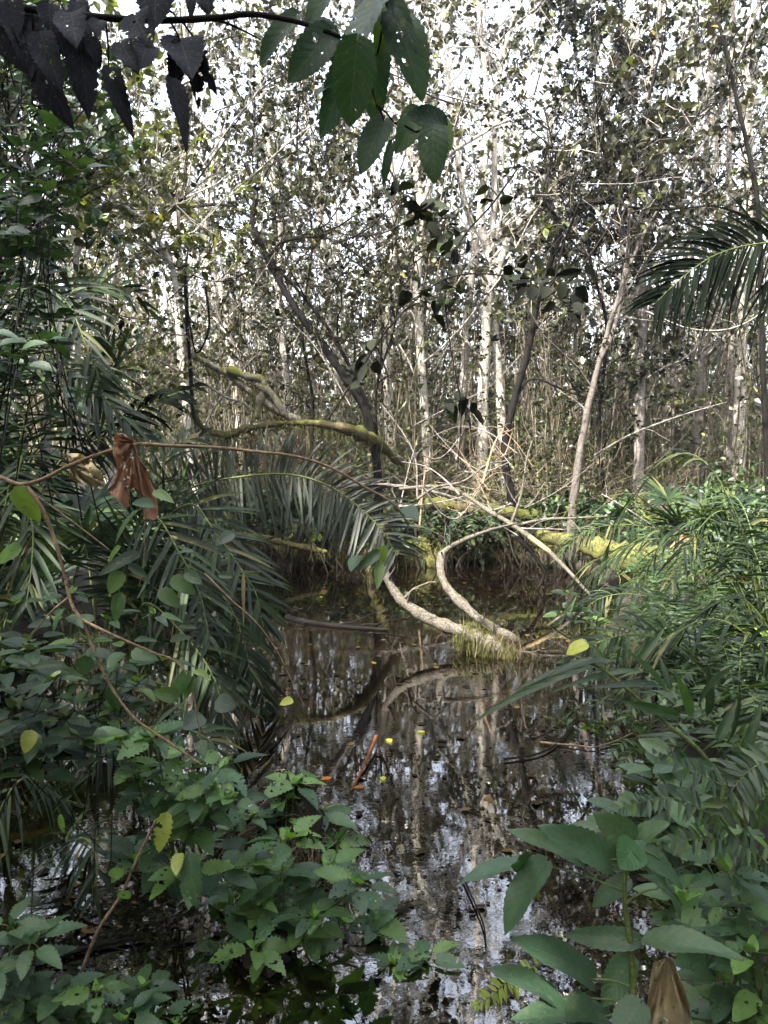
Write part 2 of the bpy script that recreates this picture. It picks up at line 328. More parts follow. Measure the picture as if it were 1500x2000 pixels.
def water_mat():
    m, t, o = newmat('dark_water')
    tc = N(t, 'ShaderNodeTexCoord')
    a = N(t, 'ShaderNodeTexNoise', Scale=34.0, Detail=3.0, Distortion=.6); b = N(t, 'ShaderNodeTexNoise', Scale=4.0, Detail=2.0)
    k = N(t, 'ShaderNodeTexNoise', Scale=1.1, Detail=2.0)
    for n in (a, b, k): t.links.new(tc.outputs['Object'], n.inputs['Vector'])
    msk = ramp(t, k.outputs[0], [(.42, (.2, .2, .2)), (.62, (1, 1, 1))])
    h = math_(t, 'ADD', math_(t, 'MULTIPLY', math_(t, 'MULTIPLY', a.outputs[0], msk.outputs[0]), .00022), math_(t, 'MULTIPLY', b.outputs[0], .0004))
    bp = N(t, 'ShaderNodeBump', Strength=1.0, Distance=1.0); t.links.new(h, bp.inputs['Height'])
    pb = N(t, 'ShaderNodeBsdfPrincipled', Roughness=.01, IOR=2.9); pb.inputs['Specular IOR Level'].default_value = .5
    bc = ramp(t, b.outputs[0], [(.35, (.001, .0008, .0006)), (.7, (.005, .003, .0015))]); t.links.new(bc.outputs[0], pb.inputs['Base Color'])
    t.links.new(bp.outputs[0], pb.inputs['Normal']); t.links.new(pb.outputs[0], o.inputs[0]); return m
M['water'] = water_mat()
def soil_mat(name, c1, c2, c3, sc=6):
    m, t, o = newmat(name)
    tc = N(t, 'ShaderNodeTexCoord'); n = N(t, 'ShaderNodeTexNoise', Scale=float(sc), Detail=8.0, Roughness=.7); t.links.new(tc.outputs['Object'], n.inputs['Vector'])
    n2 = N(t, 'ShaderNodeTexVoronoi', Scale=sc * 5.0); t.links.new(tc.outputs['Object'], n2.inputs['Vector'])
    r = ramp(t, n.outputs[0], [(.3, c1), (.5, c2), (.72, c3)]); mx = N(t, 'ShaderNodeMix', data_type='RGBA', blend_type='MULTIPLY'); mx.inputs[0].default_value = .5
    t.links.new(r.outputs[0], mx.inputs[6]); t.links.new(n2.outputs['Color'], mx.inputs[7])
    pb = N(t, 'ShaderNodeBsdfPrincipled', Roughness=.9); t.links.new(mx.outputs[2], pb.inputs['Base Color'])
    bp = N(t, 'ShaderNodeBump', Strength=.8, Distance=.03); t.links.new(n.outputs[0], bp.inputs['Height']); t.links.new(bp.outputs[0], pb.inputs['Normal'])
    t.links.new(pb.outputs[0], o.inputs[0]); return m
M['soil'] = soil_mat('swamp_soil', (.010, .008, .005), (.028, .021, .013), (.07, .055, .028))
M['moss'] = soil_mat('moss_cushion', (.03, .026, .010), (.10, .10, .022), (.26, .25, .045), 22)
M['mud'] = soil_mat('root_mud', (.006, .004, .003), (.014, .010, .007), (.03, .022, .015), 12)

# ------------------------------------------------------------------ ground and water
POND = [(-5.2, -3), (-4.6, 1.5), (-3.6, 4.5), (-2.9, 7.0), (-2.2, 9.8), (-.6, 11.2), (1.2, 11.3), (2.7, 10.6), (2.75, 8.8), (2.15, 7.2), (1.75, 5.4), (1.45, 3.9), (1.25, 2.6), (1.0, 1.2), (.4, .35), (-.8, .1), (-2.6, -1.5), (-3.4, -3)]
def pond_sd(x, y):
    p = np.array(POND); q = np.roll(p, -1, 0); d = np.full(x.shape, 1e9); ins = np.zeros(x.shape, bool)
    for (ax, ay), (bx, by) in zip(p, q):
        ex, ey = bx - ax, by - ay; t = np.clip(((x - ax) * ex + (y - ay) * ey) / (ex * ex + ey * ey), 0, 1)
        d = np.minimum(d, np.hypot(x - ax - t * ex, y - ay - t * ey))
        c = ((ay > y) != (by > y)) & (x < (bx - ax) * (y - ay) / (by - ay + 1e-12) + ax); ins ^= c
    return np.where(ins, -d, d)
def hgt(x, y):
    x = np.asarray(x, float); y = np.asarray(y, float); s = pond_sd(x, y)
    n = .05 * np.sin(x * 2.1 + 1.3 * np.sin(y * 1.7)) + .04 * np.sin(y * 2.9 + x * 1.1) + .025 * np.sin(x * 6.3) * np.sin(y * 5.1)
    return np.where(s > 0, np.minimum(s * 1.1, .22) + n * np.clip(s * 2, 0, 1) + .02 * np.clip(s - 1, 0, 6), np.maximum(s * 1.0, -.5)) 
def grid_axis(lo, hi, fine_lo, fine_hi, fs, cs):
    return np.unique(np.round(np.concatenate([np.linspace(lo, fine_lo, cs), np.arange(fine_lo, fine_hi, fs), np.linspace(fine_hi, hi, cs)]), 4))
gx = grid_axis(-200, 200, -9, 9, .16, 14); gy = grid_axis(-60, 300, -4, 18, .16, 14)
XX, YY = np.meshgrid(gx, gy); ZZ = hgt(XX, YY)
ni, nj = XX.shape; ii = np.arange(ni - 1)[:, None] * nj; jj = np.arange(nj - 1)[None]
mb = MB(); mb.add(np.stack([XX, YY, ZZ], -1), np.stack([ii + jj, ii + jj + 1, ii + nj + jj + 1, ii + nj + jj], -1))
o = mb.build('ground', M['soil']); o['kind'] = 'structure'
mb = MB(); mb.add([(-9, -5, 0), (7, -5, 0), (7, 13, 0), (-9, 13, 0)], [(0, 1, 2, 3)])
o = mb.build('water', M['water'], smooth=False); o['kind'] = 'structure'

# ------------------------------------------------------------------ trees
T_FAR = leaf_tpl(n=3, w=.62, fat=.45, curl=.25, fold=.3)
T_MID = leaf_tpl(n=5, w=.62, fat=.42, curl=.3, fold=.25)
def foliage(mb, P0, D, L, rng, subs=5, sub_len=.7, per=7, lsize=.085, tpl=None, tw=.006, up=.05, spread=.9, mi=1, skew=.35, clump=False):
    """twigs off the branch lines P0 (M,n,3) plus leaves on the twigs"""
    Mn, n = P0.shape[:2]
    t = skew + (1 - skew) * rng.random((Mn, subs)); i = np.clip((t * (n - 1)).astype(int), 0, n - 2); f = t * (n - 1) - i
    b = np.arange(Mn)[:, None]
    s0 = P0[b, i] * (1 - f[..., None]) + P0[b, i + 1] * f[..., None]
    bd = nrm(P0[b, i + 1] - P0[b, i])
    d = nrm(bd * .6 + rng.normal(size=bd.shape) * .75 + np.array([0, 0, .15]))
    s0 = s0.reshape(-1, 3); d = d.reshape(-1, 3)
    sl = sub_len * (.5 + rng.random(len(s0)))
    tw_ = wander(s0, d, sl, 5, rng, .22, up)
    tubes(mb, tw_, np.linspace(tw, tw * .3, 5)[None] * np.ones((len(s0), 1)), 3, m=0)
    if clump:
        e = tw_[:, -1]; fld = np.sin(1.7 * e[:, 0] + 1.1 * e[:, 1] + 2 * np.sin(.9 * e[:, 2])) * np.sin(1.5 * e[:, 2] + .8 * e[:, 0] + 1.3) + .6 * np.sin(3.1 * e[:, 0] - 2.3 * e[:, 2] + e[:, 1]) + .35 * rng.normal(size=len(e))
        kp = fld > -.46; s0 = s0[kp]; tw_ = tw_[kp]
    tt = .3 + .7 * rng.random((len(s0), per)) ** .6; i = np.clip((tt * 4).astype(int), 0, 3); f = tt * 4 - i
    b = np.arange(len(s0))[:, None]
    q = tw_[b, i] * (1 - f[..., None]) + tw_[b, i + 1] * f[..., None]
    td = nrm(tw_[b, i + 1] - tw_[b, i])
    q = q.reshape(-1, 3); td = td.reshape(-1, 3)
    q = q + rng.normal(size=q.shape) * lsize * .15
    ld = nrm(td * .5 + rng.normal(size=q.shape) * spread * .6 + np.array([0, 0, -.12]))
    un = nrm(np.array([0, 0, 1.]) + rng.normal(size=q.shape) * .75)
    leaves(mb, tpl or T_FAR, q, ld, un, lsize * (.6 + .75 * rng.random(len(q))), rng.random(len(q)), m=mi)
def tree(name, label, ctrl, rad, seed, nb=14, blen=2.6, hmin=.35, subs=8, per=15, lsize=.092, bark='bark_pale', leaf='leaf_far',
         group=None, cat='tree', extra=(), tw=.008, flat=.2, sub_len=.62, knob=.03, tmin=None, brad=.3):
    rng = np.random.default_rng(seed); nb = int(nb * 1.75); lsize = lsize * (.8 + .5 * rng.random())
    ctrl = np.asarray(ctrl, float); base = ctrl[0].copy()
    base[2] = float(hgt(base[0], base[1])) - .03
    root = thing(name, label, cat, tuple(base), group)
    if ctrl[0][2] > base[2] + .02: ctrl = np.vstack([base + (ctrl[0] - base) * [.0, .0, 0], ctrl])
    n = max(14, len(ctrl) * 6)
    c = catmull(ctrl, n); c[:, :2] += rng.normal(size=(n, 2)) * rad[0] * .06
    r = np.interp(np.linspace(0, 1, n), np.linspace(0, 1, len(rad)), rad) * (1 + knob * rng.normal(size=n)); r[0] *= 1.35; r[1] *= 1.1
    tm = MB(); tubes(tm, c[None], r[None], 9)
    lines = [c]
    for e, (r0, r1) in extra:
        lines.append(tube(tm, e, r0, r1, n=18, sides=7, knob=knob))
    # main branches
    hm = hmin * (.5 if name == 'tree' else 1)
    t = hm + (1 - hm) * rng.random(nb) ** .95
    L = []; 
    for k in range(nb):
        ln = lines[k % len(lines)] if k >= nb // 2 and len(lines) > 1 else lines[0]
        if len(lines) > 1: ln = lines[k % len(lines)]
        idx = min(int(t[k] * (len(ln) - 1)), len(ln) - 2)
        L.append((ln[idx], ln[idx + 1] - ln[idx], t[k]))
    p0 = np.array([a for a, b, c_ in L]); td = nrm(np.array([b for a, b, c_ in L])); tv = np.array([c_ for a, b, c_ in L])
    az = rng.random(nb) * 2 * math.pi
    out = np.stack([np.cos(az), np.sin(az), flat + .5 * rng.random(nb)], -1)
    bl = blen * (.45 + .8 * rng.random(nb)) * (1.15 - .45 * tv)
    br = wander(p0, nrm(out + td * .5), bl, 8, rng, .16, .07)
    r0 = np.interp(tv, np.linspace(0, 1, len(rad)), rad) * brad
    tubes(tm, br, r0[:, None] * np.linspace(1, .25, 8)[None], 5)
    tm.build('trunk', M[bark], root)
    cm = MB()
    foliage(cm, br, None, None, rng, clump=True, subs=subs, per=per, lsize=lsize, tw=tw, sub_len=sub_len)
    if len(lines) >= 1:
        top = np.array([catmull(l[int(len(l) * .6):], 8) for l in lines])
        foliage(cm, top, None, None, rng, clump=True, subs=subs, per=per, lsize=lsize, tw=tw, sub_len=sub_len)
    cm.build('crown', [M['twig'] if bark != 'bark_dark' else M['bark_dark'], M[leaf]], root)
    return root

def px_tree(name, label, pts, d, wpx, seed, top=None, **kw):
    """pts: traced trunk in photo pixels; extended above the frame to height top"""
    c = PP(pts, d)
    if top is not None:
        dr = nrm(c[-1] - c[-2]); dr = nrm(dr + [0, 0, .6]); c = np.vstack([c, c[-1] + dr * (top - c[-1][2]) / max(dr[2], .3)])
    k = d / FPX / 2
    rad = [wpx[0] * k, wpx[-1] * k] + ([max(wpx[-1] * k * .35, .012)] if top is not None else [])
    return tree(name, label, c, rad, seed, **kw)

px_tree('tree', 'slender pale trunk left of the pond with a dark liana against it', [(388, 985), (372, 860), (352, 640), (345, 430), (362, 290), (372, 180), (362, 60)], 11.6, (24, 15), 1, top=9.5, nb=16, hmin=.45)
px_tree('tree', 'brightest white trunk in the middle of the far bank', [(942, 960), (944, 780), (950, 620), (958, 520), (940, 430), (950, 260), (946, 120), (932, 0)], 13.0, (24, 17), 2, top=11.5, nb=18, hmin=.5)
px_tree('tree', 'pale trunk touching the right side of the brightest white trunk', [(990, 950), (978, 800), (966, 640), (955, 545), (965, 400), (970, 200), (990, 80), (1010, 0)], 13.2, (24, 13), 3, top=11.5, nb=16, hmin=.5, extra=[(PP([(962, 560), (985, 490), (1010, 440), (1060, 390), (1110, 345), (1160, 330)], 12.9), (.07, .03))])
px_tree('tree', 'leaning pale trunk just left of the brightest white trunk', [(893, 960), (905, 760), (918, 560), (930, 480), (900, 360), (880, 180), (850, 60), (820, -10)], 13.8, (22, 12), 4, top=11, nb=16, hmin=.45)
px_tree('tree', 'straight grey trunk standing alone by the mossy log', [(1246, 1015), (1248, 860), (1253, 660), (1256, 480), (1262, 330), (1270, 150), (1290, 0)], 12.0, (25, 15), 5, top=10.5, nb=14, hmin=.55, bark='bark_grey')
px_tree('tree', 'white leaning trunk below the dark palm frond', [(1300, 905), (1310, 770), (1325, 640), (1338, 540), (1370, 420), (1400, 300), (1385, 230), (1350, 90)], 14.5, (25, 15), 6, top=11.5, nb=14, hmin=.5)
px_tree('tree', 'blotched grey trunk curving right behind the palm frond', [(1362, 920), (1366, 790), (1372, 680), (1392, 590), (1400, 430), (1380, 300), (1390, 120), (1400, 0)], 14.0, (23, 14), 7, top=11, nb=14, hmin=.55, bark='bark_grey')
px_tree('tree', 'thick pale trunk with a bright patch near the right edge', [(1440, 930), (1444, 780), (1452, 600), (1462, 420), (1462, 250), (1458, 120), (1474, 0)], 13.0, (26, 18), 8, top=11, nb=14, hmin=.55)
px_tree('tree', 'brown peeling trunk beside the thick pale trunk at right', [(1420, 940), (1422, 790), (1428, 640), (1440, 480), (1424, 330), (1430, 100)], 13.6, (20, 14), 9, top=10, nb=12, hmin=.55, bark='bark_grey')
px_tree('tree', 'inclined grey trunk leaning right with a forked branch', [(1118, 1000), (1140, 840), (1172, 700), (1215, 560), (1262, 450), (1345, 320), (1400, 230)], 10.8, (20, 8), 10, top=8.0, nb=14, hmin=.4, bark='bark_dim', leaf='leaf_far',
        extra=[(PP([(1172, 700), (1200, 640), (1225, 500), (1235, 380), (1290, 260)], 10.8), (.04, .015))])
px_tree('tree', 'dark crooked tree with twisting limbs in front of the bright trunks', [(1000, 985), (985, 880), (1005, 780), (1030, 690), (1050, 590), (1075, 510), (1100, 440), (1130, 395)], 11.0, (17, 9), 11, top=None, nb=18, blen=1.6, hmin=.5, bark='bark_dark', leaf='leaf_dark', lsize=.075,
        extra=[(PP([(1130, 395), (1200, 385), (1240, 300), (1270, 180), (1300, 60)], 10.9), (.04, .014)), (PP([(1050, 590), (1120, 540), (1190, 440), (1240, 330), (1330, 230)], 10.8), (.022, .010)), (PP([(1100, 440), (1060, 380), (1080, 300), (1060, 200)], 10.8), (.022, .010)), (PP([(1120, 400), (1180, 395), (1280, 410), (1400, 400)], 10.7), (.026, .010)), (PP([(1005, 780), (1040, 740), (1110, 765), (1180, 790)], 11.0), (.022, .009))])
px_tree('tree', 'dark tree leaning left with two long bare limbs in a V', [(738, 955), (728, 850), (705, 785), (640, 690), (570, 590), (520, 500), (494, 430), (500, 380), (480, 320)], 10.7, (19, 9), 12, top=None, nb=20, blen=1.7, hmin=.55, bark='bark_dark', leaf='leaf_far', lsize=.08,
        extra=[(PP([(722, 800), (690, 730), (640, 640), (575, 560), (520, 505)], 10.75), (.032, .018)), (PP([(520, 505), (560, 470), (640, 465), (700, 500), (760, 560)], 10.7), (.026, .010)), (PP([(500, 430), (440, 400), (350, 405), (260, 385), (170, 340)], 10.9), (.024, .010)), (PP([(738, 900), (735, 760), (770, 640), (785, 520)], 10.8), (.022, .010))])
px_tree('tree', 'pale branch arching over the left thicket', [(150, 640), (150, 480), (165, 425), (210, 403), (255, 412), (300, 455), (335, 520), (345, 580)], 8.6, (12, 9), 13, top=None, nb=12, blen=1.1, hmin=.3, bark='bark_pale', leaf='leaf_yellowish', lsize=.075, subs=4)
px_tree('tree', 'grey trunk behind the ivy at the left edge', [(85, 1000), (95, 720), (85, 560), (75, 380), (40, 270), (30, 200), (70, 120), (110, 30)], 8.2, (22, 12), 14, top=8.0, nb=14, hmin=.5, blen=1.6, bark='bark_grey', leaf='leaf_yellowish')
px_tree('tree', 'thin pale trunk rising left of centre behind the moss limb', [(470, 900), (455, 720), (430, 560), (400, 470), (420, 300), (470, 120)], 14.5, (18, 11), 15, top=11, nb=14, hmin=.45)
px_tree('tree', 'grey-white trunk behind the mossy crossbeam', [(560, 900), (560, 740), (545, 600), (548, 420), (520, 250), (505, 90)], 13.4, (20, 12), 16, top=11, nb=16, hmin=.45)
px_tree('tree', 'broad pale trunk just left of the dark V tree', [(765, 930), (758, 760), (757, 600), (770, 460), (762, 300), (740, 120)], 13.0, (24, 14), 17, top=11, nb=16, hmin=.5)
px_tree('tree', 'forked white trunk with a stub left of the green hanging leaves', [(835, 900), (822, 700), (815, 540), (822, 400), (805, 310), (790, 250)], 12.4, (16, 18), 18, top=10.5, nb=14, hmin=.5, extra=[(PP([(820, 410), (845, 350), (880, 300), (960, 250), (1030, 190)], 12.3), (.04, .015))])
px_tree('tree', 'slim pale trunk between the inclined and straight grey trunks', [(1190, 960), (1196, 800), (1225, 640), (1215, 480), (1200, 300), (1240, 100)], 15.0, (14, 9), 19, top=11, nb=12, hmin=.45)
px_tree('tree', 'whitish trunk rising beside the V tree top', [(690, 900), (655, 720), (640, 560), (620, 400), (600, 240), (580, 60)], 15.0, (17, 10), 20, top=11, nb=14, hmin=.45)
px_tree('tree', 'pale forked trunk low behind the crooked dark tree', [(1085, 960), (1072, 880), (1035, 800), (1020, 700), (1045, 560), (1060, 380), (1080, 200)], 14.2, (18, 10), 21, top=11, nb=14, hmin=.45, extra=[(PP([(1080, 900), (1110, 820), (1125, 700), (1120, 560)], 14.2), (.06, .03))])
px_tree('tree', 'leafy tree with yellow-olive leaves filling the upper left beyond the ivy', [(215, 1000), (225, 800), (205, 640), (235, 480), (210, 380)], 9.8, (12, 8), 22, top=4.2, nb=30, hmin=.25, blen=1.5, bark='bark_pale', leaf='leaf_yellowish', lsize=.075)
px_tree('tree', 'dark leafy tree standing at the left frame edge', [(-150, 980), (-140, 700), (-120, 450), (-130, 250)], 7.4, (26, 20), 23, top=7.5, nb=30, hmin=.3, blen=1.7, bark='bark_grey', leaf='leaf_green', lsize=.085)
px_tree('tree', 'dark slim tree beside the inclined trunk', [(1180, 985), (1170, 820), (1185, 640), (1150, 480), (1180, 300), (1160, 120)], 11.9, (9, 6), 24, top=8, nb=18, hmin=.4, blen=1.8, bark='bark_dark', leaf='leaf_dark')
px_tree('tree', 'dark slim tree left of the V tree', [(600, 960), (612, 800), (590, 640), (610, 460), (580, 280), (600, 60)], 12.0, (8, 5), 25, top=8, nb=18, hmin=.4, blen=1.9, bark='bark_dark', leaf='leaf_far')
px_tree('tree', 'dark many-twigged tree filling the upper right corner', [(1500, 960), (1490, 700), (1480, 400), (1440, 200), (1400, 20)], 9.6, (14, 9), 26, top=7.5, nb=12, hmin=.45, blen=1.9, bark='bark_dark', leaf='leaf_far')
px_tree('tree', 'low dark leafy tree overgrown with ivy at the left edge', [(-40, 1060), (-20, 800), (0, 560), (-10, 330)], 6.0, (16, 12), 27, top=4.6, nb=30, hmin=.3, blen=1.0, bark='bark_dark', leaf='leaf_ivy', lsize=.075)
# long thin twigs and lianas criss-crossing the canopy
rngl = np.random.default_rng(444)
for i in range(46):
    px, py, d = 60 + 1400 * rngl.random(), 60 + 800 * rngl.random(), 8 + 4.5 * rngl.random()
    a = rngl.random() * math.pi - .3; L = (160 + 330 * rngl.random()); sag = rngl.normal() * .22
    q = [(px + math.cos(a) * L * f, py - math.sin(a) * L * f + 4 * sag * L * f * (1 - f) + rngl.normal() * 8, d + .6 * f) for f in (0, .25, .5, .75, 1)]
    c = catmull(PP(q), 26); mb = MB(); tubes(mb, c[None], (.005 + .009 * rngl.random()) * np.linspace(1, .4, 26)[None], 5)
    foliage(mb, c[None], None, None, rngl, subs=9, sub_len=.5, per=5, lsize=.08, tw=.004, skew=.1)
    dk = rngl.random() < .55; o = mb.build('liana', [M['bark_dark' if dk else 'bark_grey'], M['leaf_dark' if dk else 'leaf_far']])
    tag(o, 'thin dark twig crossing the canopy' if dk else 'thin grey twig crossing the canopy', 'twig', 'dark twigs crossing the canopy' if dk else 'grey twigs crossing the canopy')
# further trees, one of many alike
rng = np.random.default_rng(99)
k = 0
for i in range(52):
    d = 15.5 + 12 * rng.random(); px = -250 + 2000 * (i + rng.random()) / 52
    b = G(px, 0, 0) if False else np.array([(px - 750) / FPX * d, d, 0.2])
    h = 8.5 + 4 * rng.random(); lean = rng.normal() * .09
    c = [b + [0, 0, -.1], b + [lean * 2 + .1 * rng.normal(), 0, 2.5], b + [lean * 5 + .3 * rng.normal(), .2 * rng.normal(), 5.2], b + [lean * 8 + .4 * rng.normal(), 0, h]]
    pale = rng.random() < .7
    tree('tree', 'slim pale tree deep in the wood beyond the far bank' if pale else 'slim grey tree deep in the wood beyond the far bank', c, [.085 + .05 * rng.random(), .06, .015], 200 + i,
         nb=16, hmin=.22, subs=6, per=8, lsize=.12, bark='bark_pale2' if pale else 'bark_grey', group='slim trees deep in the wood', blen=2.0)

# trees round the viewpoint whose crowns shade the foreground
shade = tree('shade_tree', 'tall leafy tree beside or behind the viewpoint, shading the near shore', [(0, 0, 0), (.2, 0, 3), (0, .3, 6), (0, 0, 8.6)], [.18, .14, .05], 500, nb=17, blen=3.6, hmin=.58, subs=9, per=13, lsize=.27, bark='bark_grey', leaf='leaf_shade', sub_len=1.2, tw=.01, cat='tree', group='shade trees round the viewpoint')
for i, (x, y, rz, sc) in enumerate([(-5.2, -2.2, 0, 1), (-1.8, -4.6, 1, 1), (-7.4, 1.8, 2, 1), (-2.4, -1.4, 3.3, .92), (2.6, -2.6, 4, 1), (-9, -2.5, 5, 1.1), (5.6, 1.2, .5, 1), (-6.6, 5.2, 1.6, .85), (1.6, -7, 2.2, 1.1), (4.6, .2, .2, .9)]):
    z = float(hgt(x, y)) - .05
    if i == 0: shade.location = (x, y, z)
    else: dup(shade, (x, y, z), rz, sc)

# the wood going on behind and beside the viewpoint
rng = np.random.default_rng(77); mb = MB(); n = 1900; az = math.radians(39) + math.radians(282) * rng.random(n); rr = 7.0 + 4 * rng.random(n)
x, y = np.sin(az) * rr, np.cos(az) * rr - .5
s_ = wander(np.stack([x, y, np.full(n, .1)], -1), np.stack([rng.normal(size=n) * .2, rng.normal(size=n) * .2, np.ones(n)], -1), 1.5 + 6.5 * rng.random(n), 7, rng, .08, .05)
tubes(mb, s_, np.full((n, 7), .02), 3); foliage(mb, s_, None, None, rng, subs=4, sub_len=1.0, per=6, lsize=.34, tw=.01, skew=.05)
o = mb.build('surrounding_wood', [M['bark_grey'], M['leaf_shade']]); tag(o, 'dense leafy wood going on behind and beside the viewpoint', 'undergrowth', kind='stuff')

# ------------------------------------------------------------------ saplings of the thicket
def make_sapling(seed, hs_, ns, leaf, lsize=.09, per=7, name='sapling', label='thin pale sapling clump in the sunlit thicket', spread=.25, bark='cane', r=.011):
    rng = np.random.default_rng(seed); root = thing(name, label, 'sapling', (0, 0, 0), 'thin saplings of the thicket')
    b = np.concatenate([rng.normal(size=(ns, 2)) * spread, np.zeros((ns, 1)) - .05], 1)
    d = np.stack([rng.normal(size=ns) * .18, rng.normal(size=ns) * .18, np.ones(ns)], -1)
    L = hs_ * (.5 + .6 * rng.random(ns)); s = wander(b, d, L, 10, rng, .07, .05)
    st = MB(); tubes(st, s, (r * (.6 + .9 * rng.random(ns)))[:, None] * np.linspace(1, .35, 10)[None], 5)
    st.build('stem', M[bark], root)
    fm = MB(); foliage(fm, s, None, None, rng, subs=8, sub_len=.55, per=per, lsize=lsize, tw=.004, skew=.12)
    fm.build('foliage', [M['cane'], M[leaf]], root)
    return root
protos = [make_sapling(300 + i, h, n, lf, lsize=ls) for i, (h, n, lf, ls) in enumerate([(5.6, 5, 'leaf_far', .08), (4.0, 6, 'leaf_mid', .08), (6.4, 4, 'leaf_far', .085), (2.6, 8, 'leaf_mid', .08), (4.8, 6, 'leaf_far', .075)])]
rng = np.random.default_rng(5); cnt = 0
for i in range(230):
    d = 11.9 + 9 * rng.random() ** 1.3; px = -80 + 1660 * rng.random(); x = (px - 750) / FPX * d
    if px < 300 and d < 13: d += 2
    if 480 < px < 760 and d < 12.8: d += 1.6
    if 860 < px < 1010 or 1230 < px < 1280 or 1290 < px < 1390: d = max(d, 13.6 + 2 * rng.random())
    z = float(hgt(x, d)); p = protos[i % 5]
    if i < 5: p.location = (x, d, z); p.rotation_euler = (0, 0, rng.random() * 6)
    else: dup(p, (x, d, z), rng.random() * 6.28, .8 + .5 * rng.random())

# far mass of wood closing the view
rng = np.random.default_rng(12); mb = MB(); n = 900
d = 21 + 11 * rng.random(n); x = (rng.random(n) - .5) * 1.25 * d
h = 2.4 + 7.5 * rng.random(n) ** 1.5
s = wander(np.stack([x, d, np.full(n, .1)], -1), np.stack([rng.normal(size=n) * .15, rng.normal(size=n) * .1, np.ones(n)], -1), h, 8, rng, .07, .05)
tubes(mb, s, (.012 + .02 * rng.random(n))[:, None] * np.linspace(1, .4, 8)[None], 3, m=0)
foliage(mb, s, None, None, rng, subs=5, sub_len=.9, per=6, lsize=.15, tw=.007, skew=.12)
o = mb.build('distant_wood', [M['cane'], M['leaf_far']]); tag(o, 'dense tangle of pale stems and olive leaves closing the view', 'undergrowth', kind='stuff')

# ------------------------------------------------------------------ fronds and ferns
def frond(lm, sm, ctrl, n, L, wd, Nrm, droop=.25, a0=75, a1=25, r0=.008, start=.12, lift=0.1, jit=.10, sides=(1, -1), mi=0, dn=None, fold=.25, prof=None, k=6, rng=RNG):
    c = catmull(ctrl, 40); seg = np.concatenate([[0], np.cumsum(np.linalg.norm(np.diff(c, axis=0), axis=1))]); seg /= seg[-1]
    tubes(sm, c[None], np.linspace(r0, r0 * .25, 40)[None], 5); tubes(lm, c[None], np.linspace(r0, r0 * .25, 40)[None] * .55, 3, m=mi)
    T = nrm(np.gradient(c, axis=0))
    for sg in sides:
        t = np.linspace(start, .995, n) + rng.normal(size=n) * .3 / n; t = np.clip(t, 0, 1)
        if n > 14: t = t[rng.random(n) > .08]
        n_ = n; n = len(t)
        p = np.stack([np.interp(t, seg, c[:, j]) for j in range(3)], -1); tt = nrm(np.stack([np.interp(t, seg, T[:, j]) for j in range(3)], -1))
        nn = nrm(np.broadcast_to(np.asarray(Nrm, float), (n, 3)) - tt * (tt @ nrm(np.asarray(Nrm, float)))[:, None])
        sd_ = np.cross(tt, nn) * sg
        u = (t - start) / (1 - start)
        a = np.radians(a0 + (a1 - a0) * u + rng.normal(size=n) * 4)
        D = tt * np.cos(a)[:, None] + sd_ * np.sin(a)[:, None] + nn * lift + rng.normal(size=(n, 3)) * jit
        ln = L * (np.interp(u, [0, .15, .45, .8, 1], prof or [.55, .85, 1, .72, .3])) * (1 + .13 * rng.normal(size=n))
        dd = (droop if dn is None else (dn[0] if sg > 0 else dn[1])) + np.abs(rng.normal(size=n)) * .12 * (rng.random(n) < .3)
        strips(lm, p, D, nn + rng.normal(size=(n, 3)) * .25, ln, wd * (.8 + .3 * rng.random(n)), dd, k=k, fold=fold, rnd=rng.random(n), m=mi); n = n_
def frond_part(root, name, ctrl, mat='palm', label=None, stem='stem_green', **kw):
    lm = MB(); sm = MB(); frond(lm, sm, ctrl, **kw)
    o = lm.build(name, M[mat], root); s = sm.build('rachis', M[stem], None)
    # rachis is a sub-part of the frond
    me = s.data; co = np.zeros(len(me.vertices) * 3, np.float32); me.vertices.foreach_get('co', co)
    co = co.reshape(-1, 3) - np.array(root.location, np.float32); me.vertices.foreach_set('co', co.ravel()); s.parent = o
    if label: o['label'] = label
    return o
UP = np.array([0, 0, 1.]); TOCAM = np.array([0, -1., 0])

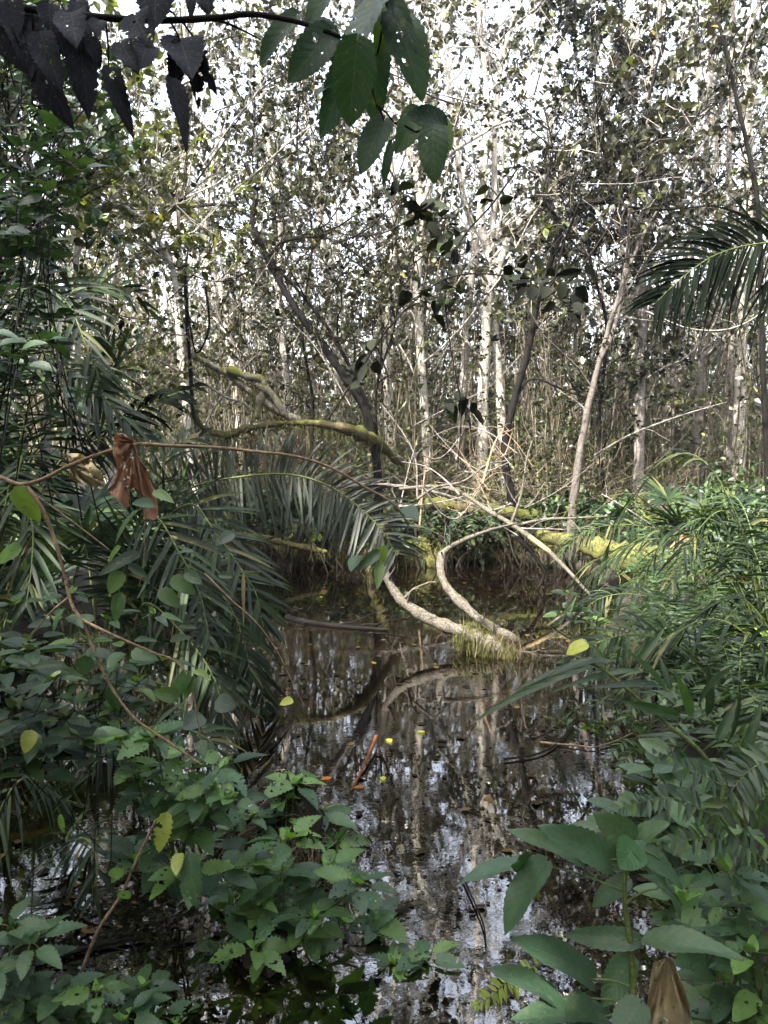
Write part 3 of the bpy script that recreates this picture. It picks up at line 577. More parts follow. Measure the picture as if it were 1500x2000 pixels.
# palm with the long arching grey frond (left of the pond)
root = thing('palm', 'large palm left of the pond with a grey arching frond over the water', 'palm', tuple(np.array([-1.55, 4.5, .0])))
B = np.array([-1.5, 4.5, .35])
frond_part(root, 'frond', np.vstack([B, PP([(300, 1010, 4.5), (370, 955, 4.5), (450, 934, 4.5), (560, 926, 4.45), (640, 948, 4.4), (700, 990, 4.35), (745, 1035, 4.3), (775, 1085, 4.3)])]), mat='palm_grey', n=104, L=.35, wd=.020, Nrm=(0, -1, .12), dn=(.0, .25), a0=92, a1=60, start=.36, lift=.02, label='long arching frond with grey underside', prof=[.7, .9, 1, .8, .45])
for ctrl, kw in [
    ([(300, 1060, 4.3), (370, 985, 4.1), (420, 1040, 4.0), (470, 1110, 3.9), (500, 1160, 3.85), (515, 1225, 3.8)], dict(L=.38, n=46, Nrm=(.2, -1, .6), droop=.15)),
    ([(250, 1080, 4.2), (300, 1010, 3.9), (350, 1080, 3.7), (390, 1160, 3.6), (410, 1250, 3.5)], dict(L=.36, n=42, Nrm=(.1, -1, .7), droop=.15)),
    ([(330, 1120, 4.4), (420, 1150, 4.2), (470, 1230, 4.1), (490, 1320, 4.0)], dict(L=.34, n=40, Nrm=(.2, -1, .5), droop=.2)),
    ([(250, 1090, 4.3), (310, 930, 4.3), (345, 870, 4.4), (400, 850, 4.5)], dict(L=.3, n=36, Nrm=(0, -1, .4), droop=.3)),
    ([(280, 1180, 4.2), (360, 1240, 4.0), (420, 1330, 3.9), (440, 1430, 3.8)], dict(L=.34, n=38, Nrm=(.1, -1, .5), droop=.25)),
    ([(300, 1120, 4.3), (400, 1180, 4.4), (480, 1280, 4.5), (520, 1380, 4.6)], dict(L=.3, n=38, Nrm=(.2, -1, .4), droop=.3)),
]:
    kw = dict(wd=.024, a0=70, a1=28, start=.2, **kw)
    frond_part(root, 'frond', np.vstack([B, PP(ctrl)]), mat='palm', **kw)
# upper left palm
root = thing('palm', 'shadowed palm at the left edge among the ivy', 'palm', (-2.3, 4.4, .1)); B = np.array([-2.2, 4.3, .9])
for ctrl, m_, kw in [
    ([(60, 900, 4.2), (160, 760, 4.1), (230, 720, 4.0), (200, 640, 4)], 'palm', dict(L=.4, n=40, Nrm=(0, -1, .3))),
    ([(-40, 700, 4.0), (60, 560, 3.9), (130, 590, 3.8), (170, 680, 3.7), (215, 790, 3.7)], 'palm', dict(L=.42, n=46, Nrm=(.2, -1, .3))),
    ([(-20, 760, 3.9), (80, 690, 3.8), (180, 760, 3.7), (290, 860, 3.6)], 'palm', dict(L=.36, n=44, Nrm=(.2, -1, .5))),
    ([(40, 900, 4.0), (30, 960, 3.6), (62, 1020, 3.5), (62, 1100, 3.4), (50, 1190, 3.3)], 'palm', dict(L=.34, n=40, Nrm=(0, -1, .4))),
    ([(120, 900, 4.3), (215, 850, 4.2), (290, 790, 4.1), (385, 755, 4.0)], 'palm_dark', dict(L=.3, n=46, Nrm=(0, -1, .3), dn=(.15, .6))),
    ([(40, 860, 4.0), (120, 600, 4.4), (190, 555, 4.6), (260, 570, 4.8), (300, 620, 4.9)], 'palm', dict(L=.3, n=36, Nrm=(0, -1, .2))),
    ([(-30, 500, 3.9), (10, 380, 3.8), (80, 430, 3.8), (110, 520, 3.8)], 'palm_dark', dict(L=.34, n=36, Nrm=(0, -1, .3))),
]:
    kw = dict(dict(wd=.022, a0=65, a1=26, start=.15, droop=.2), **kw)
    frond_part(root, 'frond', np.vstack([B, PP(ctrl)]), mat=m_, **kw)
# lower left half-sunk palm in the dark
root = thing('palm', 'small dark palm leaning over the black water at lower left', 'palm', (-1.25, 3.1, 0)); B = np.array([-1.25, 3.15, .1])
for ctrl, kw in [
    ([(150, 1560, 3.0), (110, 1450, 2.9), (160, 1420, 2.8), (240, 1470, 2.75)], dict(L=.22, n=26)),
    ([(130, 1640, 2.9), (170, 1640, 2.7), (190, 1690, 2.6), (180, 1750, 2.55)], dict(L=.2, n=18)),
    ([(180, 1500, 3.1), (300, 1420, 3.0), (400, 1440, 2.95), (440, 1500, 2.9)], dict(L=.2, n=26)),
    ([(120, 1560, 3.0), (50, 1520, 2.8), (0, 1580, 2.7), (-30, 1660, 2.6)], dict(L=.24, n=24)),
]:
    frond_part(root, 'frond', np.vstack([B, PP(ctrl)]), mat='palm', Nrm=(.1, -.6, 1), wd=.016, a0=70, a1=30, start=.25, droop=.3, **kw)
# dark frond hanging in from the right
root = thing('palm', 'tall palm out at right, its dark frond hanging in against the trees', 'palm', (3.2, 4.6, .25)); B = np.array([3.1, 4.6, 2.6])
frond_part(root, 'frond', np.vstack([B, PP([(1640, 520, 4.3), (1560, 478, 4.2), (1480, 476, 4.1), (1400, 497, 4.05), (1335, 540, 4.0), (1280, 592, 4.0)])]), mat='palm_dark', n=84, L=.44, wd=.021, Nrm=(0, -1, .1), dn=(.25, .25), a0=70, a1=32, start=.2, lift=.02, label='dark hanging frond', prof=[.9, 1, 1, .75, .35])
mbt = MB(); tube(mbt, [(3.2, 4.6, .15), (3.25, 4.6, 1.4), (3.1, 4.6, 2.7)], .09, .07, sides=9, knob=.08); mbt.build('trunk', M['bark_dark'], root)

# palms / ferns on the right bank
def palm_clump(label, base, fr, mat='palm', L=.3, wd=.02, n=34, Nrm=(0, -.7, .8), droop=.35, cat='palm', name='palm', group=None):
    root = thing(name, label, cat, tuple(base), group)
    for ctrl in fr:
        frond_part(root, 'frond', np.vstack([base + [0, 0, .03], PP(ctrl)]), mat=mat, n=n, L=L, wd=wd, Nrm=Nrm, droop=droop, a0=75, a1=30, start=.2)
    return root
palm_clump('low palm over the mossy log with narrow drooping leaflets', np.array([3.5, 9.6, .2]), [[(1330, 1070, 9.4), (1290, 1035, 9.2), (1200, 1025, 9), (1130, 1045, 8.9), (1090, 1090, 8.9)], [(1320, 1080, 9.4), (1260, 1060, 9.2), (1190, 1050, 9.0), (1120, 1030, 8.9)]], L=.33, wd=.022, droop=.55)
palm_clump('small palm on the right shore with combed arching frond', np.array([2.2, 6.4, .1]), [[(1330, 1220, 6.1), (1290, 1175, 6), (1220, 1160, 5.9), (1160, 1175, 5.8), (1130, 1215, 5.8)], [(1340, 1250, 6.0), (1280, 1215, 5.8), (1200, 1230, 5.7), (1140, 1270, 5.6)], [(1350, 1230, 6.0), (1380, 1180, 5.9), (1440, 1180, 5.8)]], L=.3, wd=.02, droop=.55, mat='palm')
palm_clump('grey-green palm beneath the combed palm on the right shore', np.array([1.9, 4.6, .1]), [[(1400, 1330, 4.2), (1340, 1270, 4.1), (1260, 1240, 4), (1180, 1250, 3.9), (1110, 1290, 3.9)], [(1420, 1350, 4.1), (1380, 1300, 4.0), (1300, 1310, 3.9), (1230, 1360, 3.8)], [(1450, 1340, 4.0), (1500, 1300, 3.8), (1560, 1330, 3.7)]], L=.28, wd=.02, mat='palm')
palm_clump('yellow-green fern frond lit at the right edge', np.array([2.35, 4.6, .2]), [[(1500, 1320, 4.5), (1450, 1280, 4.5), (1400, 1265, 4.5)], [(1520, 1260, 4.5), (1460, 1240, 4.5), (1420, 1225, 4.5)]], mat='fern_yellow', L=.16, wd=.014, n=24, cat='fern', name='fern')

rng = np.random.default_rng(333)
for i, (x, y, lab) in enumerate([(3.3, 7.4, 'dark palm clump behind the combed palm'), (2.9, 5.8, 'dark palm clump between the combed palm and the right edge'), (4.4, 9.4, 'dark palm clump at the foot of the pale right trunks'), (2.5, 4.9, 'feathery palm clump above the lance-leaved plant'), (3.9, 11.2, 'palm clump under the blotched trunks at right'), (2.0, 3.6, 'low palm fronds on the right shore in the foreground')]):
    root = thing('palm', lab, 'palm', (x, y, float(hgt(x, y))))
    for k in range(7):
        az = k / 7 * 6.28 + rng.random(); l = .8 + .5 * rng.random(); h = .7 + .7 * rng.random(); dx, dy = math.cos(az), math.sin(az)
        if i == 5: l *= .6; h *= .5
        if 5 < y < 7.5: h *= .75
        if y > 7: h *= .45; l *= .8
        c = np.array([(0, 0, 0), (dx * l * .25, dy * l * .25, h * .7), (dx * l * .6, dy * l * .6, h), (dx * l, dy * l, h * .75), (dx * l * 1.2, dy * l * 1.2, h * .4)]) + np.array(root.location)
        frond_part(root, 'frond', c, mat='palm', n=28, L=.26 + .08 * rng.random(), wd=.021, Nrm=(-dx * .3, -dy * .3, 1), droop=.35, a0=72, a1=32, start=.25, k=5, r0=.006, rng=rng)
# ------------------------------------------------------------------ generic clumps: fern, grass tuft, fan palm, bush
def make_fern(seed, nf=7, L=.5, mat='fern', label='', leaf=.11, group=None, name='fern'):
    rng = np.random.default_rng(seed); root = thing(name, label, 'fern', (0, 0, 0), group)
    for k in range(nf):
        az = k / nf * 6.28 + rng.random() * .6; l = L * (.7 + .5 * rng.random()); h = l * (.5 + .35 * rng.random())
        dx, dy = math.cos(az), math.sin(az)
        c = np.array([(0, 0, 0), (dx * l * .3, dy * l * .3, h * .7), (dx * l * .7, dy * l * .7, h), (dx * l * 1.1, dy * l * 1.1, h * .62)])
        lm = MB(); sm = MB(); frond(lm, sm, c, n=20, L=leaf, wd=leaf * .2, Nrm=(-dx * .2, -dy * .2, 1), droop=.15, a0=80, a1=50, r0=.003, start=.18, jit=.04, prof=[.6, 1, .95, .6, .2], k=3, rng=rng)
        f = lm.build('frond', M[mat], root); s = sm.build('rachis', M['stem_green']); s.parent = f
    return root
def make_fan(seed, nl=6, R=.42, mat='palm', label='', group=None, h=.6, seg=16):
    rng = np.random.default_rng(seed); root = thing('fan_palm', label, 'fan palm', (0, 0, 0), group)
    for k in range(nl):
        az = k / nl * 6.28 + rng.random() * .5; hh = h * (.6 + .7 * rng.random()); out = .25 + .3 * rng.random()
        dx, dy = math.cos(az), math.sin(az); tip = np.array([dx * out, dy * out, hh])
        sm = MB(); tube(sm, [(0, 0, 0), (dx * out * .4, dy * out * .4, hh * .6), tip], .007, .004, sides=5)
        D0 = nrm(np.array([dx, dy, .9])); X = nrm(np.cross(D0, UP)); Nn = np.cross(X, D0)
        an = np.linspace(-1.9, 1.9, seg) + rng.normal(size=seg) * .04
        D = D0[None] * np.cos(an)[:, None] + X[None] * np.sin(an)[:, None] + Nn * .12
        lm = MB(); strips(lm, np.repeat(tip[None], seg, 0), D, np.repeat(Nn[None], seg, 0), R * (.8 + .25 * rng.random(seg)) * (1 - .1 * np.abs(an)), R * .085, .18, k=5, fold=.4, rnd=rng.random(seg), wide=.5)
        f = lm.build('fan_leaf', M[mat], root); s = sm.build('stalk', M['stem_green']); s.parent = f
    return root
def make_bush(seed, ns=9, h=.9, r=.4, leaf='fern', tpl=T_MID, lsize=.07, per=8, name='bush', label='', cat='bush', group=None, subs=4, stem='stem_green'):
    rng = np.random.default_rng(seed); root = thing(name, label, cat, (0, 0, 0), group)
    az = rng.random(ns) * 6.28; d = np.stack([np.cos(az) * r, np.sin(az) * r, np.full(ns, h)], -1)
    s = wander(np.zeros((ns, 3)), d, h * (.7 + .5 * rng.random(ns)), 7, rng, .15, -.02)
    st = MB(); tubes(st, s, np.linspace(.008, .003, 7)[None] * np.ones((ns, 1)), 5); st.build('stem', M[stem], root)
    fm = MB(); foliage(fm, s, None, None, rng, subs=subs, sub_len=h * .3, per=per, lsize=lsize, tpl=tpl, tw=.0025, skew=.15); fm.build('foliage', [M[stem], M[leaf]], root)
    return root
def scatter(root, spots, rng, smin=.8, smax=1.3, label=None):
    for k, (x, y) in enumerate(spots):
        z = max(float(hgt(x, y)), 0) - .01; s = smin + (smax - smin) * rng.random()
        if k == 0: root.location = (x, y, z); root.scale = (s,) * 3
        else: dup(root, (x, y, z), rng.random() * 6.28, s)
rng = np.random.default_rng(31)
def spots(pxy, dr, n, rng):
    out = []
    for i in range(n):
        d = dr[0] + (dr[1] - dr[0]) * rng.random(); px = pxy[0] + (pxy[1] - pxy[0]) * rng.random(); out.append(((px - 750) / FPX * d, d))
    return out
scatter(make_bush(41, leaf='leaf_yellowish', h=.7, lsize=.06, label='low yellowish bush in the undergrowth of the far bank', group='low bushes on the far bank'), spots((450, 1250), (11.6, 15), 44, rng), rng, .7, 1.6)
scatter(make_bush(42, leaf='fern', h=1.1, lsize=.075, label='green leafy bush among the trunks behind the right bank', group='green bushes behind the right bank'), spots((1280, 1640), (9.0, 15), 22, rng), rng, .5, 1.1)
scatter(make_bush(43, leaf='fern', h=1.0, lsize=.07, label='green leafy bush behind the left palms', group='green bushes behind the left palms'), spots((-60, 420), (6.0, 12), 20, rng), rng)
scatter(make_fern(44, label='feathery green fern on the right bank', group='ferns of the right bank', L=.5, leaf=.085, nf=10), spots((1280, 1560), (3.6, 8.5), 24, rng), rng)
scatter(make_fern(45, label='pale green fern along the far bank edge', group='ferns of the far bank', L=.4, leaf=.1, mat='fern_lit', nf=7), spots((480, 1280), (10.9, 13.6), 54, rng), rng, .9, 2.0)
scatter(make_fan(46, label='fan palm behind the left palm fronds', group='fan palms at left', h=.9, R=.5), [(-2.5, 6.0), (-3.0, 6.8), (-2.1, 5.6), (-2.6, 5.0)], rng, 1.0, 1.3)
scatter(make_fan(47, label='fan palm spreading behind the right end of the mossy log', h=.55, R=.55, nl=7), [(P(1370, 1060, 9.2)[0], 9.2)], rng)
scatter(make_bush(48, leaf='leaf_ivy', h=1.3, lsize=.08, label='climbing leafy bush on the left edge', group='leafy bushes on the left edge'), [(-2.6, 4.9), (-2.9, 5.8)], rng)

# ------------------------------------------------------------------ mossy crossbeam and limb beyond the pond
def moss_fringe(mb, line, n, L, rng, r=.03, w=.006, m=0):
    line = catmull(line, 60); i = rng.integers(0, 60, n); p = line[i] + rng.normal(size=(n, 3)) * r
    strips(mb, p, np.array([0, 0, -1.]) + rng.normal(size=(n, 3)) * .35, rng.normal(size=(n, 3)), L * (.3 + rng.random(n)), w, .3, k=3, rnd=rng.random(n), m=m)
M['mossleaf'] = leaf_mat('moss_fringe', [(0, (.03, .027, .012)), (.5, (.065, .065, .018)), (1, (.15, .155, .03))], tr=.25, rough=.8, scale=20)
M['rootfringe'] = leaf_mat('root_fringe', [(0, (.035, .024, .014)), (1, (.12, .085, .045))], tr=.05, rough=.9, scale=20)
rng = np.random.default_rng(61)
root = thing('log', 'mossy trunk lying level like a beam behind the arching palm frond', 'log', tuple(P(690, 845, 10)))
tm = MB(); L1 = PP([(380, 800), (392, 832), (440, 850), (480, 838), (540, 828), (600, 826), (650, 832), (700, 846, 10.3), (745, 872, 11.0), (790, 915, 11.7)], 10.0)
tube(tm, L1, 0, 0, rad=[.02, .035, .05, .045, .035, .05, .08, .08, .05], n=60, sides=10, knob=.16)
tm.build('trunk', M['bark_mossy'], root)
fm = MB(); moss_fringe(fm, L1, 700, .16, rng, .045, .008); fm.build('moss', M['mossleaf'], root)
fm = MB(); moss_fringe(fm, PP([(430, 850), (540, 845), (600, 850), (560, 860), (480, 850)], 10), 260, .3, rng, .05, .006); fm.build('hanging_root', M['rootfringe'], root)
root = thing('branch', 'mossy dead branch slanting down to the level beam with hanging roots', 'branch', tuple(P(590, 825, 10)))
tm = MB(); L2 = PP([(370, 690), (410, 712), (450, 735), (495, 770), (540, 800), (590, 825)], 10.05)
tube(tm, L2, .035, .06, n=30, knob=.12); tube(tm, PP([(445, 722), (480, 735), (515, 745), (505, 790), (500, 818)], 10.0), .05, .045, n=20, knob=.2)
tube(tm, PP([(500, 750), (530, 770), (560, 815)], 10.0), .04, .05, n=14, knob=.2)
tm.build('limb', M['bark_moss'], root)
fm = MB(); moss_fringe(fm, L2, 300, .14, rng, .04, .007); moss_fringe(fm, PP([(505, 745), (500, 800)], 10), 260, .14, rng, .05, .007); fm.build('moss', M['mossleaf'], root)
for lab, pts, d, r, mat in [
    ('pale bare branch slanting behind the mossy branch', [(300, 700), (390, 745), (440, 775), (480, 790), (490, 810)], 10.6, .02, 'bark_grey'),
    ('dark liana hanging straight down beside the slender left trunk', [(402, 560), (408, 640), (385, 690), (372, 640), (362, 560), (368, 480)], 9.0, .014, 'bark_dark'),
    ('long dark liana drooping along the slender left trunk', [(362, 540), (366, 640), (372, 720), (376, 800), (384, 830)], 9.8, .028, 'bark_dark'),
]:
    mb = MB(); tube(mb, PP(pts, d), r, r * .7, n=30, knob=.08); tag(mb.build('branch', M[mat]), lab, 'branch')

# ------------------------------------------------------------------ logs and sticks over the pond
def rough_log(mb, pts, rad, rng, n=64, amp=.12, sides=11):
    c = catmull(pts, n); t = np.linspace(0, 1, n)
    w = np.convolve(rng.normal(size=(n + 8)), np.ones(4) / 4, 'same')[4:-4]
    r = np.interp(t, np.linspace(0, 1, len(rad)), rad) * (1 + amp * w + .05 * rng.normal(size=n))
    for k in rng.integers(5, n - 5, 4): r[k - 1:k + 2] *= 1.16
    c = c + np.stack([np.convolve(rng.normal(size=n + 8), np.ones(5) / 5, 'same')[4:-4] for _ in range(3)], -1) * np.mean(rad) * .18
    r[-1] *= .4; r[0] *= .6; tubes(mb, c[None], r[None], sides); return c
def stubs(root, c, n, rng, r, mat):
    for k in rng.integers(6, len(c) - 8, n):
        mb = MB(); d = nrm(np.cross(c[k + 1] - c[k], rng.normal(size=3)) + [0, -.1, .35]); L = .08 + .4 * rng.random() ** 2
        p = wander(c[k][None], (d + nrm(c[k + 1] - c[k]) * .5)[None], L, 6, rng, .15, 0)
        tubes(mb, p, (r * (.18 + .2 * rng.random())) * np.linspace(1, .4, 6)[None], 6); mb.build('stub', mat, root)
root = thing('log', 'pale curved log bending down into the water with a mossy end', 'log', tuple(G(975, 1275)))
tm = MB(); LA = PP([(742, 1035, 6.45), (746, 1085, 6.42), (760, 1140, 6.38), (795, 1182, 6.3), (845, 1212, 6.2), (905, 1235, 6.1), (955, 1258, 6.0), (1000, 1290, 5.9)])
ca = rough_log(tm, LA, [.030, .036, .034, .042, .046, .056, .072, .035], rng); stubs(root, ca, 6, rng, .05, M['bark_log']); tm.build('trunk', M['bark_log'], root)
fm = MB(); moss_fringe(fm, LA[5:], 2200, .10, rng, .05, .007); fm.build('moss', M['mossleaf'], root)
fm = MB(); moss_fringe(fm, LA[6:], 500, .25, rng, .06, .007); fm.build('hanging_root', M['rootfringe'], root)
root = thing('log', 'thin lichened log standing in the water with a bend, right of the curved log', 'log', tuple(G(1005, 1255)))
tm = MB(); LB = PP([(1010, 1022, 7.9), (960, 1035, 7.5), (905, 1055, 7.2), (872, 1073, 7.0), (862, 1088, 6.95), (863, 1125, 6.85), (880, 1155, 6.75), (925, 1200, 6.6), (965, 1228, 6.5), (1012, 1256, 6.4)])
cb = rough_log(tm, LB, [.012, .016, .021, .024, .032, .034, .036, .04, .044, .046], rng); stubs(root, cb, 7, rng, .03, M['bark_log']); tm.build('trunk', M['bark_log'], root)
fm = MB(); moss_fringe(fm, LB[7:], 260, .08, rng, .03, .007); fm.build('moss', M['mossleaf'], root)
root = thing('branch', 'long fallen stick with a stripped yellow stretch slanting into the water', 'branch', tuple(P(1150, 1160, 8.2)))
tm = MB(); tube(tm, PP([(780, 955, 9.6), (850, 950, 9.4), (900, 962, 9.2), (950, 995, 9.0), (1000, 1025, 8.8), (1035, 1050, 8.7)]), .022, .03, n=40, knob=.08)
tube(tm, PP([(1075, 1080, 8.55), (1110, 1115, 8.4), (1152, 1162, 8.2)]), .028, .014, n=20, knob=.06); tm.build('bark_stretch', M['bark_log'], root)
tm = MB(); tube(tm, PP([(1033, 1048, 8.7), (1055, 1064, 8.62), (1078, 1082, 8.54)]), .032, .029, n=8); tm.build('bare_stretch', M['wood_yellow'], root)
sticks = [
    ('grey branch lying level from the stick crossing to the right', [(1000, 1028), (1060, 1015), (1120, 1012), (1190, 1008)], 9.0, .022, 'bark_log'),
    ('white twig lying just under the level grey branch', [(1010, 1032), (1050, 1033), (1100, 1034)], 8.8, .012, 'bark_grey'),
    ('thin branch rising from the crossing of the sticks', [(1000, 1018), (1018, 965), (1028, 900), (1040, 860)], 8.9, .018, 'bark_log'),
    ('forked branch arching over the left of the crossing', [(815, 975), (850, 952), (905, 940), (950, 908), (990, 900)], 9.1, .019, 'bark_log'),
    ('dark mossy branch lying behind the fallen stick', [(660, 950), (740, 948), (800, 952), (880, 970), (960, 1000)], 10.4, .035, 'bark_dim'),
    ('thin grey stem bending up left of the crossing', [(815, 970), (812, 900), (790, 850), (745, 790)], 9.3, .012, 'bark_grey'),
    ('white bent twig leaning on the straight grey trunk', [(1175, 965), (1210, 985), (1250, 1010), (1285, 1035)], 10.5, .012, 'bark_grey'),
    ('mossy rod sloping down into the water beneath the mossy log', [(1130, 1070), (1180, 1095), (1210, 1120), (1268, 1155)], 8.6, .04, 'bark_mossy'),
    ('dark stick half sunk under the fallen stick', [(1010, 1050), (1040, 1080), (1062, 1120), (1050, 1150)], 8.8, .03, 'bark_dark'),
    ('brown stick floating toward the right shore', [(1030, 1255), (1080, 1215), (1120, 1190)], 7.0, .02, 'bark_log'),
    ('bent dark twig lying on the right of the pond', [(985, 1483), (1050, 1472), (1090, 1450), (1130, 1405)], 4.2, .006, 'bark_dark'),
    ('forked twig stretching across the right of the pond', [(1055, 1450), (1120, 1455), (1180, 1455), (1300, 1402)], 4.1, .006, 'vine'),
    ('black twig standing in the water before the large-leaved plant', [(905, 1715), (930, 1770), (945, 1810), (950, 1850)], 2.75, .004, 'bark_dark'),
    ('dark branch lying low across the far left of the pond', [(560, 1205), (600, 1215), (680, 1225), (760, 1230)], 7.0, .03, 'bark_dark'),
    ('brown submerged branch across the near left water', [(60, 1880), (130, 1862), (200, 1845), (280, 1830)], 2.45, .012, 'bark_dark'),
    ('slanting grey-brown branch crossing behind the straight grey trunk', [(1160, 890), (1230, 850), (1320, 815), (1420, 785)], 11.2, .018, 'bark_grey'),
]
for lab, pts, d, r, mat in sticks:
    mb = MB(); c = PP(pts, d)
    if 'pond' in lab or 'water' in lab and 'mossy rod' not in lab:
        c = np.array([G(p[0], p[1], .012) for p in pts])
    cc = tube(mb, c, r, r * .5, n=40, knob=.10, sides=7)
    if r > .01:
        k = rng.integers(4, 38, 6); q = wander(cc[k], nrm((cc[k] - cc[k - 1])) + rng.normal(size=(6, 3)) * .7, .15 + .5 * rng.random(6), 6, rng, .2, 0)
        tubes(mb, q, (r * .3) * np.linspace(1, .3, 6)[None] * np.ones((6, 1)), 4)
    tag(mb.build('branch', M[mat]), lab, 'branch')
mb = MB(); tube(mb, [G(735, 1438, .05), G(722, 1470, .03), G(705, 1508, .015), G(685, 1545, .005)], .010, .005, n=16, knob=.12, sides=6); tag(mb.build('stick', M['wood_orange']), 'bright orange stick lying in the middle of the pond', 'stick')

rng = np.random.default_rng(717)
for i in range(22):
    px, py, d = 770 + 330 * rng.random(), 880 + 170 * rng.random(), 8.6 + 2 * rng.random(); a = rng.random() * math.pi; L = 60 + 150 * rng.random(); b_ = rng.normal() * .25
    c = PP([(px + math.cos(a) * L * f, py - math.sin(a) * L * f * .8 + b_ * 4 * L * f * (1 - f), d + .5 * f) for f in (0, .3, .6, 1)])
    c[:, 2] = np.maximum(c[:, 2], .02); mb = MB(); r = .006 + .012 * rng.random() ** 2; cc = tube(mb, c, r, r * .4, n=26, knob=.1, sides=5)
    k = rng.integers(3, 24, 7); q = wander(cc[k], nrm(cc[k] - cc[k - 1]) + rng.normal(size=(7, 3)) * .8, .1 + .4 * rng.random(7), 5, rng, .25, 0); tubes(mb, q, r * .35 * np.linspace(1, .3, 5)[None] * np.ones((7, 1)), 3)
    tag(mb.build('dead_twig', M['bark_grey' if i % 3 else 'vine']), 'dead twig tangled round the crossing of the fallen sticks', 'twig', 'dead twigs round the stick crossing')
# mossy log and cushions on the right bank, cushions on the far bank
def blob(mb, c, r, rng, n=18, rough=.22, m=0):
    th = np.linspace(0, math.pi, n)[:, None]; ph = np.linspace(0, 2 * math.pi, 2 * n, endpoint=False)[None]
    s = 1 + rough * (np.sin(3 * ph + rng.random() * 6 + 2 * th) * .4 + np.sin(7 * ph + rng.random() * 6) * np.sin(5 * th) * .3 + rng.normal(size=(n, 2 * n)) * .12)
    V = np.stack([np.sin(th) * np.cos(ph) * s * r[0] + c[0], np.sin(th) * np.sin(ph) * s * r[1] + c[1], (np.cos(th) + 0 * ph) * s * r[2] + c[2]], -1)
    i = np.arange(n - 1)[:, None] * 2 * n; j = np.arange(2 * n)[None]; j2 = (j + 1) % (2 * n)
    mb.add(V, np.stack([i + j, i + 2 * n + j, i + 2 * n + j2, i + j2], -1), m=m)
def tuft(mb, c, n, L, rng, w=.006, spread=.12, m=0, up=1.0):
    p = np.asarray(c) + rng.normal(size=(n, 3)) * [spread, spread, .02]
    D = np.stack([rng.normal(size=n) * .6, rng.normal(size=n) * .6, np.full(n, up)], -1)
    strips(mb, p, D, rng.normal(size=(n, 3)), L * (.4 + rng.random(n)), w, .5, k=4, rnd=rng.random(n), m=m)
root = thing('log', 'sunlit yellow-green mossy log on the right bank', 'log', tuple(P(1250, 1100, 8.6)))
tm = MB(); LM = PP([(1050, 1045, 9.2), (1130, 1062, 9.0), (1200, 1085, 8.8), (1280, 1100, 8.6), (1360, 1110, 8.4), (1440, 1130, 8.2)])
tube(tm, LM, 0, 0, rad=[.07, .12, .17, .2, .2, .16], n=40, sides=12, knob=.09); tm.build('trunk', M['moss'], root)
fm = MB(); moss_fringe(fm, LM, 900, .12, rng, .12, .008); fm.build('moss', M['mossleaf'], root)
root = thing('log', 'pale broken trunk leaning up beside the right fan palm', 'log', tuple(P(1325, 1085, 9.0)))
tm = MB(); tube(tm, PP([(1300, 1100, 9.0), (1330, 1062, 9.0), (1372, 1018, 9.0)]), .075, .07, n=14, sides=9, knob=.08); tm.build('trunk', M['wood_yellow'], root)
for i in range(14):
    px = 520 + 50 * i + 20 * rng.random(); d = 10.7 + .7 * rng.random(); x = (px - 750) / FPX * d
    mb = MB(); blob(mb, (x, d, .1), (.25 + .25 * rng.random(), .28, .16 + .16 * rng.random()), rng, 14)
    root = thing('moss_mound', 'mossy root mound at the edge of the far bank', 'mound', (x, d, 0), 'mossy root mounds of the far bank')
    mb.build('cushion', M['moss' if i % 3 == 0 else 'soil'], root)
    fm = MB(); tuft(fm, (x, d, .26), 150, .34, rng, .012, .2); fm.build('grass_tuft', M['mossleaf'], root)
scatter(make_bush(141, leaf='leaf_ivy', h=.6, r=.45, lsize=.07, per=10, subs=6, label='dark green bush overhanging the water from the far bank', group='dark bushes on the far bank edge'), spots((470, 1250), (10.9, 11.9), 40, rng), rng, .7, 1.5)
scatter(make_fern(142, label='dark arching fern on the edge of the far bank', group='dark ferns of the far bank', L=.75, leaf=.12, mat='palm', nf=9), spots((480, 1250), (10.9, 11.8), 16, rng), rng, .8, 1.3)
for lab, pts, d, r in [('mossy yellow-green root lying along the left of the far bank', [(450, 1040), (520, 1052), (580, 1066), (640, 1078)], 10.2, .04),
                       ('dark crooked root plunging from the bank left of the stick crossing', [(760, 1000), (745, 1040), (728, 1080), (722, 1130)], 10.2, .06),
                       ('mossy low trunk lying along the top of the far bank', [(830, 985), (900, 990), (980, 1000), (1060, 1010)], 10.9, .09)]:
    root = thing('root', lab, 'root', tuple(P(*pts[0], d))); tm = MB(); c = rough_log(tm, PP(pts, d), [r, r * 1.2, r, r * .7], rng, amp=.2); tm.build('wood', M['bark_mossy'], root)
    fm = MB(); moss_fringe(fm, PP(pts, d), 260, .12, rng, r * .8, .008); fm.build('moss', M['mossleaf'], root)
# hanging roots under the far bank: nobody could count them
mb = MB(); n = 520; x = -2.6 + 5.8 * rng.random(n); y = 10.6 + .8 * rng.random(n) - .1 * (x - .5) ** 2
p0 = np.stack([x, y, .15 + .5 * rng.random(n)], -1)
s = wander(p0, np.stack([rng.normal(size=n) * .5, -.35 + rng.normal(size=n) * .3, rng.random(n) * .5 - .6], -1), .5 + .5 * rng.random(n), 7, rng, .2, -.28)
tubes(mb, s, (.004 + .03 * rng.random(n) ** 4)[:, None] * np.linspace(1, .5, 7)[None], 5)
tag(mb.build('root_tangle', M['root']), 'dark tangle of roots hanging from the far bank into the water', 'roots', kind='stuff')
